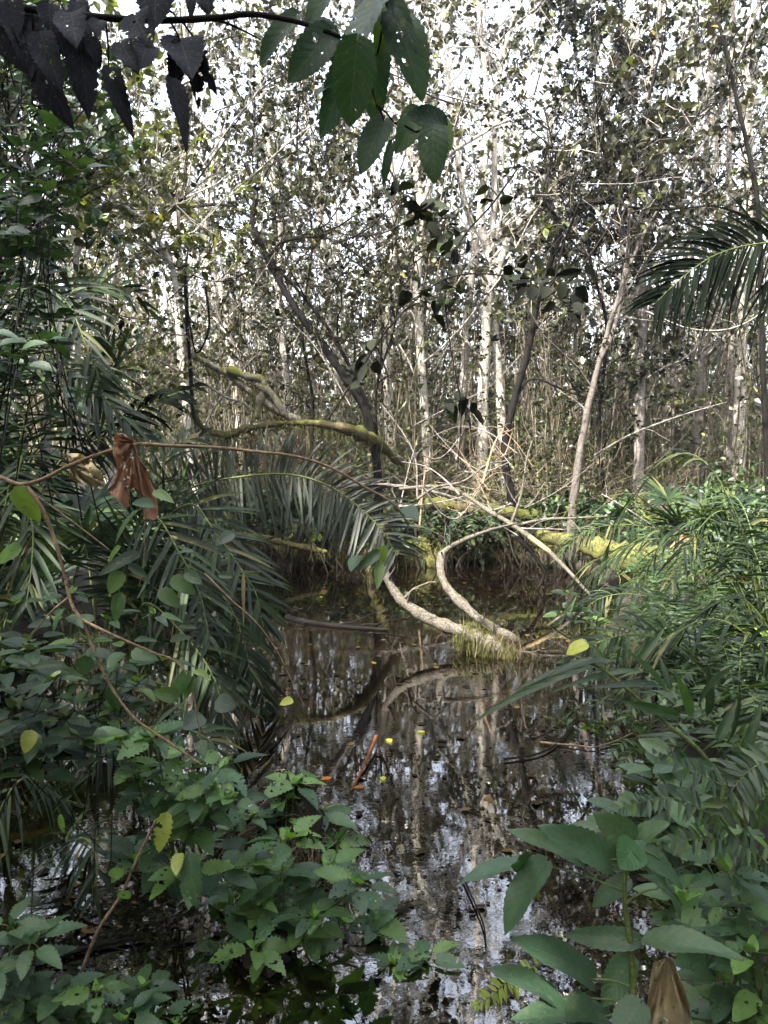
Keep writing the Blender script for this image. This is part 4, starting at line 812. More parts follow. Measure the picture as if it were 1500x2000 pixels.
# undergrowth twig tangle on the far bank
mb = MB(); n = 2200; px = 480 + 900 * rng.random(n); d = 11.3 + 3.5 * rng.random(n); x = (px - 750) / FPX * d
s = wander(np.stack([x, d, .2 + .9 * rng.random(n)], -1), rng.normal(size=(n, 3)) * [1, .6, .8] + [0, 0, .3], .6 + 1.2 * rng.random(n), 7, rng, .16, -.01)
tubes(mb, s, (.003 + .008 * rng.random(n) ** 2)[:, None] * np.linspace(1, .4, 7)[None], 3)
foliage(mb, s[:500], None, None, rng, subs=3, sub_len=.3, per=4, lsize=.07, tw=.002)
tag(mb.build('brushwood', [M['cane'], M['leaf_yellowish']]), 'dry twigs and stray leaves tangled along the far bank', 'brushwood', kind='stuff')

# ------------------------------------------------------------------ hero leaves
T_BIG = leaf_tpl(n=22, w=.66, fat=.40, curl=.45, fold=.22, teeth=.05, cols=5, wave=.022, heart=.10)
T_HANG = leaf_tpl(n=24, w=.52, fat=.5, curl=.35, fold=.5, teeth=.09, cols=5, wave=.035)
T_OV = leaf_tpl(n=10, w=.62, fat=.42, curl=.3, fold=.2, teeth=.02, cols=5, wave=.01)
T_SER = leaf_tpl(n=17, w=.66, fat=.46, curl=.35, fold=.25, teeth=.13, cols=3, wave=.015, heart=.06)
T_LANCE = leaf_tpl(n=10, w=.2, fat=.5, curl=.35, fold=.4, cols=3)
def hero(mb, tpl, spec, d, rng, nhint=(0, -.8, .6), m=0, w0=.6, rnd=None, jd=.03):
    """spec rows: base px,py, tip px,py, width px [, depth offset, rnd]"""
    for s in spec:
        dd = d + (s[5] if len(s) > 5 and s[5] is not None else rng.normal() * jd)
        a = P(s[0], s[1], dd); b = P(s[2], s[3], dd - .02 + rng.normal() * jd)
        L = np.linalg.norm(b - a); Lp = math.hypot(s[2] - s[0], s[3] - s[1])
        ws = .8 * (s[4] / Lp) / tpl_w[id(tpl)]
        leaves(mb, tpl, a[None], (b - a)[None], (np.array(nhint) + rng.normal(size=3) * .25)[None], L * 1.03, np.array([s[6] if len(s) > 6 else .65 * rng.random()]), m=m, wscale=[ws])
tpl_w = {id(T_BIG): .66, id(T_HANG): .52, id(T_OV): .62, id(T_SER): .66, id(T_LANCE): .2, id(T_MID): .62}
rng = np.random.default_rng(77)
D0 = 1.45
root = thing('branch', 'overhanging branch at the top with drooping purple-grey leaves and broad green leaves', 'branch', tuple(P(0, 12, D0)))
sm = MB(); tube(sm, PP([(-120, 0), (0, 12), (60, 18), (150, 30), (300, 40), (420, 35), (490, 28), (560, 38), (620, 55), (668, 74)], D0), .0075, .004, n=60, knob=.05)
tube(sm, PP([(410, 37), (450, 48), (505, 75)], D0), .003, .0015)
for a, b in [((150, 30), (155, 72)), ((62, 18), (62, 82)), ((205, 34), (212, 130)), ((330, 40), (352, 82)), ((352, 38), (395, 105)), ((330, 20), (345, 38)), ((265, 25), (280, 42)), ((120, 10), (125, 28)), ((645, 66), (606, 60)), ((660, 72), (698, 84)), ((668, 74), (690, 40)), ((690, 60), (735, 110)), ((735, 205), (770, 240)), ((770, 240), (812, 258)), ((812, 258), (846, 252)), ((700, 95), (735, 205)), ((770, 5), (745, 60)), ((745, 60), (735, 110)), ((735, 205), (750, 238))]:
    tube(sm, PP([a, ((a[0] + b[0]) / 2 + 2, (a[1] + b[1]) / 2 - 2), b], D0), .0022, .0016, n=8, sides=5)
sm.build('twig', M['bark_dark'], root)
def leaf_parts(root, tpl, rows, d, mat, rng, name='leaf', **kw):
    for s in rows:
        lm = MB(); hero(lm, tpl, [s], d, rng, **kw); lm.build(name, M[mat], root)
leaf_parts(root, T_HANG, [(30, 10, 62, 132, 78), (10, 50, 44, 142, 64), (-5, 30, 10, 120, 60), (62, 80, 128, 246, 82), (78, 60, 113, 168, 64), (150, 0, 172, 66, 38), (155, 66, 170, 219, 82), (140, 24, 142, 71, 34), (175, 70, 195, 130, 40), (213, 130, 254, 253, 46), (192, 38, 188, 66, 26), (282, 42, 298, -10, 30), (305, -34, 300, 40, 78), (352, 82, 338, 178, 42), (378, 88, 388, 206, 46), (404, 98, 414, 186, 40), (332, 150, 368, 278, 42), (236, 84, 262, 128, 32), (288, 84, 276, 124, 34), (408, -20, 404, 22, 54), (372, -14, 373, 30, 24), (262, 28, 288, 80, 54), (350, 75, 372, 130, 50), (95, 5, 100, 60, 50), (0, -10, 30, 60, 80), (95, 10, 120, 95, 40)], D0, 'leaf_hang', rng)
leaf_parts(root, T_BIG, [(578, 32, 494, 112, 70, .03), (656, -34, 588, 46, 92, .02), (645, 62, 568, 146, 84, .0), (748, -4, 674, 78, 86, -.02), (698, 82, 680, 242, 118, -.08), (740, 95, 722, 232, 90, .03), (690, 110, 634, 247, 74, .04), (762, 4, 738, 92, 48, .02, .97), (770, 32, 832, 168, 96, .0), (752, -14, 816, 76, 40, -.02), (750, 236, 702, 322, 66, .02), (846, 252, 846, 346, 72, -.05), (818, 218, 782, 282, 48, .02, .8), (850, 226, 886, 280, 48, .02, .97), (868, 244, 812, 216, 40, .0), (766, 280, 746, 356, 24, 0), (620, 40, 660, 110, 60, .05), (640, 170, 612, 180, 30, .02, .8), (700, -30, 760, 30, 80, .04)], D0, 'leaf_big', rng)

# hanging sprigs of dark leaves in the middle distance
for lab, pts, d in [
    ('liana crossing the bright trunks with clusters of black leaves', [(640, 820), (690, 745), (760, 640), (850, 555), (920, 535), (1000, 540), (1075, 545), (1120, 530)], 5.2),
    ('dark leafy twig hanging before the brightest white trunk', [(1010, 330), (960, 400), (900, 470), (870, 560), (880, 680), (900, 790), (895, 905)], 5.6),
    ('dark leafy twig beside the green hanging leaves', [(760, 330), (800, 400), (845, 430), (870, 470)], 6.0)]:
    c = catmull(PP(pts, d), 40); root = thing('liana', lab, 'liana', tuple(c[0])); sm = MB(); tubes(sm, c[None], np.linspace(.008, .004, 40)[None], 5); sm.build('stem', M['bark_dark'], root)
    fm = MB(); n = 42; i = rng.integers(4, 40, n // 6).repeat(6); p = c[i] + rng.normal(size=(len(i), 3)) * .05
    leaves(fm, T_MID, p, rng.normal(size=(len(i), 3)) + [0, 0, -.25], UP + rng.normal(size=(len(i), 3)) * .5, .10 + .05 * rng.random(len(i)), m=0); fm.build('foliage', M['leaf_dark'], root)
root = thing('liana', 'drooping twig with big black rounded leaves before the crooked tree', 'liana', tuple(P(1100, 480, 4.4))); sm = MB()
tube(sm, PP([(1130, 400), (1100, 480), (1085, 540), (1075, 570), (1120, 600)], 4.4), .007, .004); sm.build('stem', M['bark_dark'], root)
leaf_parts(root, T_MID, [(1090, 538, 1140, 528, 22), (1085, 545, 1050, 552, 16), (1040, 552, 985, 552, 16), (1030, 560, 1000, 590, 20), (1045, 560, 1035, 585, 26), (1070, 560, 1060, 580, 24), (1100, 550, 1095, 585, 26), (1110, 555, 1150, 545, 22), (1125, 560, 1150, 590, 30), (1120, 575, 1130, 600, 34), (1085, 590, 1060, 610, 20), (1095, 590, 1120, 592, 22), (1118, 592, 1140, 608, 20), (1120, 612, 1136, 636, 18), (1070, 600, 1100, 606, 24), (1140, 520, 1165, 540, 22)], 4.4, 'leaf_dark', rng)

# ------------------------------------------------------------------ vine with the big dry leaf
D1 = 2.1
root = thing('vine', 'long brown vine crossing in front of the palms at mid height', 'vine', tuple(P(0, 935, D1)))
sm = MB(); tube(sm, PP([(-60, 910), (0, 932), (40, 946), (85, 935), (130, 912), (190, 888), (262, 868), (330, 870), (420, 874), (500, 882), (580, 892), (650, 915), (710, 950), (770, 985), (800, 1030)], D1), .0065, .003, n=90, knob=.06); sm.build('stem', M['vine'], root)
leaf_parts(root, T_OV, [(742, 1075, 700, 1112, 24, 0, .3), (752, 1065, 742, 1105, 26, 0, .96), (742, 1098, 738, 1145, 20, 0, .9), (700, 1085, 684, 1108, 16, 0, .5), (790, 990, 815, 1010, 22, 0, .3)], D1, 'leaf_green', rng)
# dry leaf: pleated fan
def dry_leaf(mb, apex, pts, d, rng, folds=9, depth=.03):
    pts = np.array(pts, float); n = 40
    per = catmull(np.c_[pts, np.zeros(len(pts))], n)[:, :2]; rows = 12; V = []
    for r in range(rows + 1):
        f = r / rows
        for j in range(n):
            q = np.array(apex) * (1 - f) + per[j] * f
            V.append(P(q[0], q[1], d + depth * f * (math.sin(j / n * folds * 6.28) * .6 + math.sin(j * .37 + f * 6) * .6) + .004 * rng.normal()))
    i = np.arange(rows)[:, None] * n; j = np.arange(n - 1)[None]
    U = np.array([[j_ / n * 2 - 1, r / rows] for r in range(rows + 1) for j_ in range(n)])
    mb.add(np.array(V), np.stack([i + j, i + j + 1, i + n + j + 1, i + n + j], -1), U, .6)
root = thing('dry_leaf', 'large curled reddish-brown dead leaf hanging on the vine', 'dry leaf', tuple(P(262, 868, D1 - .03)))
lm = MB(); dry_leaf(lm, (258, 866), [(222, 862), (220, 885), (228, 910), (224, 940), (212, 958), (228, 975), (250, 993), (252, 960), (268, 955), (276, 985), (284, 1010), (306, 1014), (308, 985), (298, 950), (286, 920), (272, 900), (266, 872)], D1 - .03, rng)
lm.build('blade', M['dry'], root)
lm = MB(); dry_leaf(lm, (262, 866), [(222, 866), (224, 852), (238, 846), (256, 856), (266, 862)], D1 - .05, rng, 4, .02); lm.build('folded_lobe', M['dry'], root)
sm = MB(); tube(sm, PP([(262, 868), (270, 900), (282, 1000), (280, 1100), (270, 1150)], D1 - .06), .0016, .001); sm.build('stalk', M['vine'], root)
mb = MB(); dry_leaf(mb, (135, 905), [(130, 885), (165, 890), (200, 930), (195, 950), (160, 945), (135, 935)], 2.6, rng, 5, .05); tag(mb.build('dry_leaf', M['dry_tan']), 'dull dead leaf caught in the palms left of the reddish one', 'dry leaf')

# lower vine with leaves
root = thing('vine', 'bare brown vine descending from upper left to the lower shrubs', 'vine', tuple(P(60, 955, 1.95)))
sm = MB(); tube(sm, PP([(52, 950), (80, 990), (105, 1050), (125, 1120), (140, 1180), (160, 1212), (180, 1260), (210, 1330), (260, 1400), (330, 1450), (395, 1495)], 1.95), .0055, .003, n=70, knob=.08)
tube(sm, PP([(155, 1208), (220, 1240), (300, 1275), (340, 1290), (370, 1325), (380, 1370), (392, 1440)], 1.95), .004, .0015, n=40)
tube(sm, PP([(60, 960), (130, 1010), (215, 1075)], 2.2), .0025, .002); tube(sm, PP([(135, 1165), (95, 1200), (50, 1255)], 1.95), .0025, .0015)
sm.build('stem', M['vine'], root)
mid = [(28, 950, 78, 1018, 52, 0, .97), (44, 1070, -14, 1095, 42, 0, .8), (272, 995, 216, 1056, 54, 0, .6), (303, 985, 262, 980, 30, 0, .5), (300, 960, 336, 976, 20, 0, .9), (276, 1080, 189, 1118, 36, 0, .1), (236, 1066, 206, 1100, 30, .02, .9), (236, 1115, 214, 1158, 40, 0, .85), (236, 1156, 224, 1214, 34, 0, .6), (250, 1104, 291, 1126, 26, 0, .3), (378, 1077, 340, 1078, 20, 0, .3), (456, 1040, 425, 1060, 30, 0, .1), (334, 1128, 380, 1158, 38, 0, .7), (310, 1152, 352, 1184, 40, 0, .7), (362, 1118, 392, 1138, 24, 0, .3), (428, 1122, 452, 1126, 14, 0, .3), (132, 1266, 74, 1262, 24, 0, .2), (130, 1300, 54, 1300, 26, 0, .2), (12, 1285, 56, 1294, 16, 0, .2), (165, 1280, 164, 1323, 36, 0, .2), (168, 1270, 206, 1280, 24, 0, .2), (126, 1188, 98, 1232, 30, 0, .3), (132, 1205, 162, 1220, 18, 0, .2), (262, 1250, 304, 1248, 14, 0, .2), (332, 1250, 370, 1242, 20, 0, .1), (350, 1222, 382, 1224, 12, 0, .2), (372, 1310, 330, 1372, 0 + 40, 0, .6), (350, 1360, 300, 1352, 38, 0, .7), (380, 1320, 358, 1365, 26, 0, .7), (392, 1445, 398, 1478, 24, 0, .4), (378, 1310, 410, 1322, 14, 0, .96), (210, 1340, 236, 1390, 30, .05, .3), (420, 1370, 460, 1380, 50, .2, .1), (395, 1395, 360, 1420, 44, .2, .1)]
leaf_parts(root, T_OV, mid, 1.95, 'leaf_green', rng, nhint=(0, -.6, .8))
root = thing('vine', 'thin pale vine hanging over the open water with one yellow leaf', 'vine', tuple(P(440, 1180, 2.4)))
sm = MB(); tube(sm, PP([(400, 1120), (450, 1170), (500, 1215), (540, 1270), (570, 1330), (595, 1380)], 2.6), .003, .001, n=40); sm.build('stem', M['vine'], root)
leaf_parts(root, T_OV, [(572, 1366, 548, 1374, 20, 0, .5)], 2.6, 'yellow', rng, nhint=(0, -.5, .8))

# ------------------------------------------------------------------ leafy shrubs traced by their tips
def shrub(name, label, base, tips, d, rng, tpl=T_SER, mat='leaf_shrub', lpx=48, cat='shrub', nleaf=6, stem='stem_green', along=2, wr=.8, flat=.9, r=.0035, bj=.03):
    """base (px,py,d), tips [(px,py[,d])]"""
    b = P(*base); root = thing(name, label, cat, tuple(b)); sm = MB(); fm = MB()
    for tp in tips:
        dd = tp[2] if len(tp) > 2 else d + rng.normal() * .08
        t = P(tp[0], tp[1], dd); midp = (b + t) / 2 + np.array([(t - b)[0] * -.12, 0, abs(t[2] - b[2]) * .12]) + rng.normal(size=3) * .02
        c = tube(sm, [b + rng.normal(size=3) * bj, midp, t], r, r * .5, n=16, sides=5)
        L = lpx * dd / FPX
        def whorl(p, n, L, updir):
            az = np.arange(n) / n * 6.28 + rng.random() * 6 + rng.normal(size=n) * .25
            D = np.stack([np.cos(az), np.sin(az), .15 + rng.normal(size=n) * .22 - .1], -1)
            pet = .35 * L * (.5 + rng.random(n)); q = p + D * pet[:, None]
            tubes(sm, np.stack([np.repeat(p[None], n, 0), (p + q) / 2 + [0, 0, .003], q], 1), np.full((n, 3), .0011), 4)
            un = UP * flat + np.array([0, -.25, 0]) + rng.normal(size=(n, 3)) * .25
            s = L * (.75 + .5 * rng.random(n))
            leaves(fm, tpl, q, D, un, s, rng.random(n) * .93, wscale=np.full(n, wr) * (.85 + .3 * rng.random(n)))
            return
        whorl(t, nleaf, L, None)
        # small bright young leaves at the tip
        az = rng.random(3) * 6.28; D = np.stack([np.cos(az), np.sin(az), np.full(3, 1.1)], -1)
        leaves(fm, tpl, np.repeat(t[None], 3, 0), D, UP + rng.normal(size=(3, 3)) * .5, L * .42, np.array([.96, .95, .97]))
        for k in range(along):
            whorl(c[int(len(c) * (.8 - .22 * k)) - 1], 3, L * 1.05, None)
    sm.build('stem', M[stem], root); fm.build('foliage', M[mat], root); return root
rng = np.random.default_rng(88)
shrub('shrub', 'bright serrated-leaved shrub at lower left above the black water', (345, 1720, 2.6), [(235, 1445), (300, 1440), (350, 1495), (432, 1500), (290, 1510), (330, 1545), (385, 1560), (420, 1535), (260, 1680), (375, 1700), (450, 1560)], 2.35, rng, lpx=60, nleaf=6)
shrub('shrub', 'pale serrated leaves crowding the bottom left corner', (60, 2120, 2.0), [(22, 1812), (60, 1840), (110, 1940), (30, 1960), (70, 1985), (150, 1990), (-20, 1900), (10, 2010)], 1.9, rng, lpx=62, nleaf=6, mat='leaf_seed')
shrub('shrub', 'low shrub with a bright young tip at the bottom left of centre', (210, 2140, 2.1), [(280, 1928), (190, 1935), (240, 1990), (310, 1985)], 1.95, rng, lpx=60, nleaf=6)
shrub('shrub', 'leafy shoots growing from the root mound', (560, 1800, 2.8), [(575, 1530), (490, 1595), (620, 1590), (560, 1560), (655, 1640), (500, 1650)], 2.9, rng, lpx=56, nleaf=6, along=1)
shrub('shrub', 'dense serrated shrub covering the front of the root mound', (560, 1960, 2.45), [(490, 1690), (555, 1705), (640, 1700), (700, 1725), (460, 1760), (530, 1770), (610, 1790), (680, 1790), (440, 1850), (500, 1850), (700, 1860), (640, 1880), (740, 1800), (580, 1890), (400, 1880), (560, 1640), (430, 1700)], 2.45, rng, lpx=66, nleaf=7, along=3)
shrub('shrub', 'sparse shrub trailing right along the fallen root', (760, 2020, 2.3), [(770, 1880), (800, 1930), (740, 1960), (830, 1870), (690, 1980)], 2.3, rng, lpx=54, nleaf=6, along=1)
shrub('shrub', 'dark green shrub on the left edge above the black water', (40, 1640, 2.3), [(30, 1380), (120, 1400), (60, 1440), (10, 1310), (100, 1330), (60, 1270), (-10, 1430), (150, 1440)], 2.2, rng, lpx=64, nleaf=5, tpl=T_OV, mat='leaf_ivy', bj=.2, stem='bark_dark', r=.002)
shrub('shrub', 'rounded-leaved shrub below the dry leaf', (200, 1600, 2.5), [(60, 1250), (110, 1215), (170, 1255), (230, 1290), (90, 1300), (160, 1330), (270, 1330), (320, 1290), (210, 1210), (140, 1160), (30, 1180), (300, 1200), (240, 1380)], 2.5, rng, lpx=46, nleaf=4, tpl=T_OV, mat='leaf_green', bj=.22, stem='bark_dark', r=.002)
shrub('shrub', 'ivy-like leaves climbing at the upper left edge', (20, 900, 2.6), [(20, 330), (60, 300), (110, 260), (130, 310), (30, 420), (80, 400), (20, 500), (60, 470), (100, 370), (0, 580), (50, 600), (160, 330), (-10, 250), (110, 620), (150, 600), (60, 350), (30, 280), (80, 480), (-10, 650), (40, 700), (90, 680)], 3.2, rng, lpx=44, nleaf=6, tpl=T_OV, mat='leaf_ivy', r=.003, bj=.25, stem='bark_dark', along=3)
root = thing('vine', 'slanting stem with drooping yellowed leaves at lower left', 'vine', tuple(P(120, 1985, 2.1)))
sm = MB(); tube(sm, PP([(115, 1990), (150, 1920), (190, 1820), (235, 1750), (262, 1690), (290, 1630), (305, 1600)], 2.15), .006, .003, n=40, knob=.08); sm.build('stem', M['vine'], root)
leaf_parts(root, T_SER, [(372, 1670, 378, 1776, 62, 0, .2), (325, 1590, 308, 1668, 44, 0, .99), (350, 1668, 342, 1706, 30, 0, .99), (240, 1700, 206, 1712, 20, 0, .9), (248, 1740, 233, 1760, 20, 0, .96), (118, 1592, 124, 1630, 14, 0, .97)], 2.1, 'leaf_shrub', rng, nhint=(0, -1, .3))
leaf_parts(root, T_OV, [(70, 1430, 52, 1488, 42, 0, .3), (62, 1425, 48, 1470, 40, -.03, .99)], 2.0, 'leaf_green', rng, nhint=(0, -1, .3))

# root mound under the shrubs
root = thing('root_mound', 'muddy root mound with trailing roots at the bottom centre', 'mound', (-.32, 2.75, 0)); rng = np.random.default_rng(90)
mb = MB(); blob(mb, tuple(P(575, 1760, 2.95) * [1, 1, 0] + [0, 0, -.02]), (.15, .14, .27), rng, 22, .45); blob(mb, tuple(P(520, 1960, 2.35) * [1, 1, 0]), (.09, .09, .05), rng, 18, .4); mb.build('mud', M['mud'], root)
fm = MB(); c0 = P(575, 1625, 2.95)
n = 900; az = rng.random(n) * 6.28
strips(fm, c0 + rng.normal(size=(n, 3)) * [.07, .07, .03], np.stack([np.cos(az), np.sin(az), .1 + .4 * rng.normal(size=n)], -1), rng.normal(size=(n, 3)), .18 + .28 * rng.random(n), .005, 1.1, k=5); c1 = P(510, 1890, 2.45); strips(fm, c1 + rng.normal(size=(500, 3)) * [.06, .05, .03], rng.normal(size=(500, 3)) * [.5, .5, .3] + [0, -.2, -.4], rng.normal(size=(500, 3)), .12 + .25 * rng.random(500), .005, .9, k=5)
fm.build('hanging_root', M['rootfringe'], root)
fm = MB(); tuft(fm, c0 + [0, 0, .0], 60, .16, rng, .006, .04); tuft(fm, c0 + [.03, 0, .02], 30, .2, rng, .004, .03); fm.build('dry_blade', M['dry_tan'], root)
tm = MB()
for k in range(46):
    a = c0 + rng.normal(size=3) * [.1, .08, .02]; b = a + np.array([rng.normal() * .22, -.1 - .4 * rng.random(), -.55 - .1 * rng.random()]); tube(tm, [a, (a + b) / 2 + rng.normal(size=3) * .05 + [0, 0, .06], b], .007 * (.4 + rng.random()), .003, n=12, sides=5, knob=.1)
tube(tm, PP([(460, 1890, 2.5), (500, 1930, 2.4), (530, 1960, 2.3), (560, 2010, 2.2)]), .02, .015, n=14, knob=.15)
tm.build('root', M['root'], root)
for lab, pts, r, mat in [('brown fallen root slanting right from the root mound', [(690, 1720, 2.9), (740, 1790, 2.7), (800, 1860, 2.5), (860, 1940, 2.35), (920, 2010, 2.2)], .014, 'vine'),
                         ('dark log under the shrubs at the bottom edge', [(600, 1880, 2.4), (700, 1930, 2.3), (790, 1970, 2.25), (860, 2030, 2.2)], .03, 'bark_dark'),
                         ('thin bent stick lying level left of the root mound', [(290, 1630, 2.75), (350, 1640, 2.8), (440, 1640, 2.85)], .004, 'twig'),
                         ('upright brown stalk rising from the root mound', [(570, 1625, 2.95), (562, 1580, 2.95), (545, 1510, 2.95)], .007, 'vine')]:
    mb = MB(); tube(mb, PP(pts), r, r * .5, n=24, knob=.08); tag(mb.build('branch', M[mat]), lab, 'branch')

# ------------------------------------------------------------------ right foreground
rng = np.random.default_rng(101); D2 = 1.5
root = thing('plant', 'tall plant with large grey-green leaves at the bottom right', 'plant', tuple(P(1240, 2040, D2)))
sm = MB(); tube(sm, PP([(1245, 2060), (1238, 1950), (1232, 1850), (1220, 1760), (1222, 1700), (1240, 1655)], D2), .0075, .004, n=40, knob=.05)
for a, b in [((1215, 1740), (1062, 1690)), ((1222, 1700), (1130, 1680)), ((1225, 1690), (1190, 1680)), ((1240, 1660), (1290, 1680)), ((1232, 1840), (1270, 1838)), ((1232, 1840), (1215, 1836)), ((1238, 1930), (1150, 1912)), ((1240, 1990), (1180, 1985)), ((1225, 1760), (1290, 1735)), ((1240, 1960), (1080, 1952))]:
    tube(sm, PP([a, ((a[0] + b[0]) / 2, (a[1] + b[1]) / 2 - 6), b], D2), .0025, .0016, n=8, sides=5)
sm.build('stem', M['stem_green'], root)
leaf_parts(root, T_BIG, [(1064, 1688, 970, 1806, 92, 0, .3), (1060, 1692, 902, 1690, 62, .05, .3), (1132, 1682, 1008, 1608, 52, 0, .5), (1192, 1682, 1086, 1618, 58, 0, .3), (1210, 1690, 1120, 1650, 44, .04, .5), (1240, 1658, 1345, 1720, 78, 0, .2), (1268, 1838, 1440, 1842, 80, -.03, .5), (1242, 1836, 1106, 1826, 56, 0, .2), (1152, 1912, 1034, 1822, 66, 0, .15), (1082, 1952, 974, 1876, 64, 0, .15), (1182, 1990, 1020, 1956, 66, 0, .15), (1232, 1640, 1178, 1600, 50, .05, .5), (1262, 1690, 1350, 1780, 70, .05, .98), (1225, 1720, 1155, 1765, 50, .05, .3), (1230, 1870, 1180, 1960, 70, .05, .98), (1250, 1960, 1200, 2030, 80, -.02, .2), (1110, 1960, 1180, 2010, 90, -.03, .2), (1240, 1650, 1290, 1600, 60, .05, .6), (1240, 1650, 1220, 1690, 60, .0, .98), (1040, 1700, 990, 1660, 26, .06, .98)], D2, 'leaf_seed', rng, nhint=(0, -.45, .9))
mb = MB(); dry_leaf(mb, (1302, 1870), [(1275, 1880), (1268, 1930), (1262, 2010), (1290, 2040), (1350, 2030), (1345, 1960), (1325, 1900), (1312, 1870)], 1.5, rng, 5, .04); tag(mb.build('dry_leaf', M['dry_tan']), 'tan withered leaf hanging under the big grey-green leaves', 'dry leaf')
mb = MB(); hero(mb, T_BIG, [(1145, 1258, 1105, 1272, 42, 0, .5)], 2.9, rng); tag(mb.build('fallen_leaf', M['yellow']), 'yellow curled leaf caught on the lance-leaved plant', 'leaf')
# lance-leaved plant
root = thing('plant', 'lance-leaved plant arching in from the right over the shore', 'plant', tuple(P(1500, 1760, 1.9)))
sm = MB(); tube(sm, PP([(1520, 1800), (1470, 1650), (1420, 1550), (1370, 1470), (1310, 1420), (1240, 1360), (1180, 1310), (1120, 1280)], 1.9), .007, .0035, n=50); sm.build('stem', M['stem_green'], root)
leaf_parts(root, T_LANCE, [(1200, 1290, 912, 1380, 28), (1190, 1288, 1000, 1325, 24), (1250, 1310, 1080, 1330, 20), (1290, 1340, 1160, 1330, 20), (1330, 1400, 1225, 1370, 22), (1370, 1450, 1250, 1420, 24), (1240, 1300, 1300, 1225, 20), (1300, 1350, 1235, 1260, 20), (1180, 1290, 1150, 1240, 14), (1365, 1380, 1410, 1290, 26), (1380, 1400, 1395, 1300, 30), (1420, 1450, 1465, 1340, 26), (1400, 1450, 1440, 1370, 24), (1440, 1510, 1490, 1370, 26), (1455, 1570, 1510, 1450, 30), (1470, 1620, 1540, 1520, 30), (1350, 1400, 1330, 1320, 20), (1400, 1500, 1290, 1480, 26), (1430, 1560, 1330, 1560, 26), (1160, 1285, 1050, 1320, 16), (1460, 1640, 1330, 1680, 26), (1310, 1350, 1290, 1280, 16)], 1.9, 'leaf_green', rng, nhint=(0, -.5, .9))
# ladder ferns in the right foreground
for lab, ctrl, n, L, mt in [
    ('ladder fern arching above the large-leaved plant', [(1500, 1600), (1420, 1540), (1360, 1510), (1310, 1480), (1280, 1465)], 22, .05, 'fern'),
    ('ladder fern reaching left over the dark shore', [(1480, 1680), (1400, 1600), (1320, 1560), (1240, 1570), (1180, 1590)], 26, .05, 'fern'),
    ('small bright fern tip at the bottom right of the pond', [(1060, 1880), (1000, 1910), (960, 1945), (925, 1965)], 18, .035, 'fern_yellow'),
    ('pale ladder fern low at the right edge', [(1540, 1720), (1450, 1650), (1370, 1640), (1290, 1650)], 26, .05, 'fern'),
    ('ladder fern hanging at the far right below the lance leaves', [(1540, 1480), (1470, 1500), (1420, 1560), (1400, 1620)], 22, .06, 'fern')]:
    dd = 1.75; root = thing('fern', lab, 'fern', tuple(P(ctrl[0][0], ctrl[0][1], dd)))
    frond_part(root, 'frond', PP(ctrl, dd), mat=mt, n=n, L=L, wd=L * .27, Nrm=(0, -.6, .9), droop=.15, a0=85, a1=60, start=.1, r0=.0022, k=4, prof=[.8, 1, 1, .7, .3])
shrub('shrub', 'broad-leaved shrub crowding the right edge beside the big leaves', (1480, 2080, 1.8), [(1420, 1700), (1480, 1760), (1390, 1800), (1470, 1860), (1420, 1920), (1500, 1660), (1360, 1640), (1340, 1760), (1460, 1980), (1390, 1980)], 1.85, rng, lpx=86, nleaf=5, tpl=T_OV, mat='leaf_shrub')
shrub('shrub', 'small leafy shrub on the right shore above the dark water', (1330, 1700, 2.3), [(1280, 1500), (1340, 1490), (1230, 1590), (1300, 1580), (1370, 1560), (1200, 1620)], 2.3, rng, lpx=66, nleaf=4, tpl=T_OV, mat='leaf_seed')
shrub('shrub', 'light green seedling beside the combed palm', (1120, 1260, 5.6), [(1110, 1160), (1130, 1190), (1100, 1200), (1160, 1210)], 5.6, rng, lpx=24, nleaf=5, tpl=T_OV, mat='leaf_green', along=1)
# dense green mass on the right
rng = np.random.default_rng(111)
scatter(make_bush(112, ns=12, leaf='leaf_ivy', h=1.15, r=.5, lsize=.06, per=12, subs=7, label='tall dark-green bush massed on the right bank', group='bushes massed on the right bank'), [(2.6, 5.0), (2.9, 6.2), (3.4, 7.2), (3.3, 5.6), (3.9, 8.2)], rng, .5, 1.0)
scatter(make_fern(113, label='drooping fern at the right shore line', group='ferns at the right shore line', L=.5, leaf=.10, nf=11), [(1.7, 4.2), (1.9, 5.0), (2.2, 5.8), (1.55, 3.4), (1.95, 3.4), (2.5, 6.8), (1.45, 2.7), (1.7, 2.3)], rng)

# ------------------------------------------------------------------ things floating on the pond
rng = np.random.default_rng(121)
T_FL = leaf_tpl(n=4, w=.6, curl=.05, fold=.05)
fl = [('orange leaf floating below the small twigs', 640, 1153, .09, 'orange'), ('yellow leaf floating by the small twigs', 628, 1166, .06, 'yellow'), ('yellow-green leaf floating right of the orange stick', 758, 1442, .06, 'yellow'),
      ('orange leaf floating at the foot of the orange stick', 712, 1535, .06, 'orange'), ('rust leaf floating left of the orange stick', 648, 1518, .06, 'orange'), ('dull yellow leaf floating beyond the orange stick foot', 748, 1516, .05, 'yellow'), ('small pale leaf floating near the twig at mid pond', 830, 1430, .05, 'yellow')]
for lab, px, py, L, mt in fl:
    mb = MB(); a = rng.random() * 6; leaves(mb, T_FL, G(px, py, .006)[None], [[math.cos(a), math.sin(a), 0]], [[0, 0, 1]], L); tag(mb.build('floating_leaf', M[mt]), lab, 'leaf')
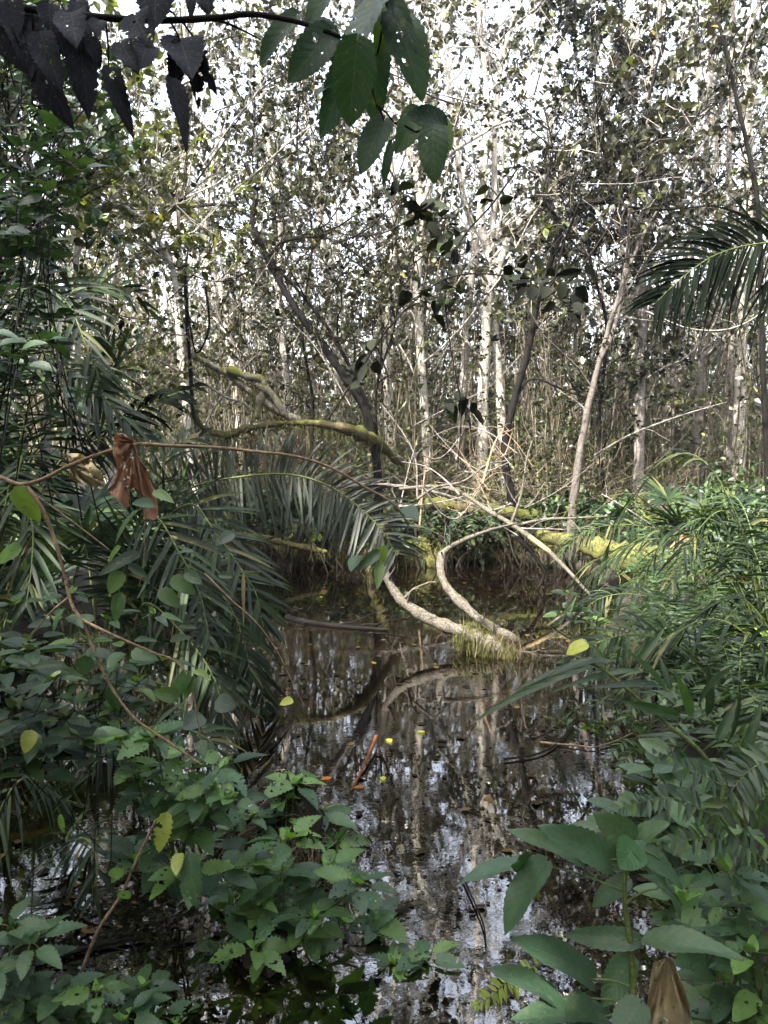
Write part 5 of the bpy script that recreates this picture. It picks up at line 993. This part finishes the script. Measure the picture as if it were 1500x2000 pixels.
mb = MB(); n = 17000; y = 1.9 + 5.5 * rng.random(n) ** 1.5; x = -1.9 + (3.4 + .1 * y) * rng.random(n)
cl = np.sin(x * 3.1 + 1) * np.sin(y * 2.3 + x) + .5 * np.sin(x * 7 + y * 3); keep = cl + rng.normal(size=n) * .5 > .1; x, y = x[keep], y[keep]; n = len(x)
a = rng.random(n) * 6.28; leaves(mb, leaf_tpl(n=3, w=.8, curl=0, fold=.05), np.stack([x, y, .002 + .003 * rng.random(n)], -1), np.stack([np.cos(a), np.sin(a), np.zeros(n)], -1), np.repeat(UP[None], n, 0) + rng.normal(size=(n, 3)) * .03, .006 + .016 * rng.random(n) ** 4)
n = 420; yy = 2.4 + 7 * rng.random(n); xx = -1.9 + (3.4 + .1 * yy) * rng.random(n); a = rng.random(n) * 6.28
leaves(mb, T_FL, np.stack([xx, yy, .004 + .004 * rng.random(n)], -1), np.stack([np.cos(a), np.sin(a), .06 * rng.normal(size=n)], -1), UP + rng.normal(size=(n, 3)) * .12, .02 + .045 * rng.random(n))
tag(mb.build('floating_litter', M['float']), 'fine dark leaf litter floating on the water', 'litter', kind='stuff')

# ------------------------------------------------------------------ thin haze added to veil the canopy and give depth
hm, ht, ho = newmat('haze_air'); pv = N(ht, 'ShaderNodeVolumePrincipled'); pv.inputs['Color'].default_value = (.95, .96, 1, 1); pv.inputs['Density'].default_value = .0007; pv.inputs['Anisotropy'].default_value = .3
ht.links.new(pv.outputs[0], ho.inputs['Volume'])
mb = MB(); x0, x1, y0, y1, z0, z1 = -210, 210, -70, 310, -3.5, 24
mb.add([(x0, y0, z0), (x1, y0, z0), (x1, y1, z0), (x0, y1, z0), (x0, y0, z1), (x1, y0, z1), (x1, y1, z1), (x0, y1, z1)], [(3, 2, 1, 0), (4, 5, 6, 7), (0, 1, 5, 4), (1, 2, 6, 5), (2, 3, 7, 6), (3, 0, 4, 7)])
o = mb.build('haze', hm, smooth=False); tag(o, 'thin added haze veiling the canopy between the trees', 'haze', kind='stuff')
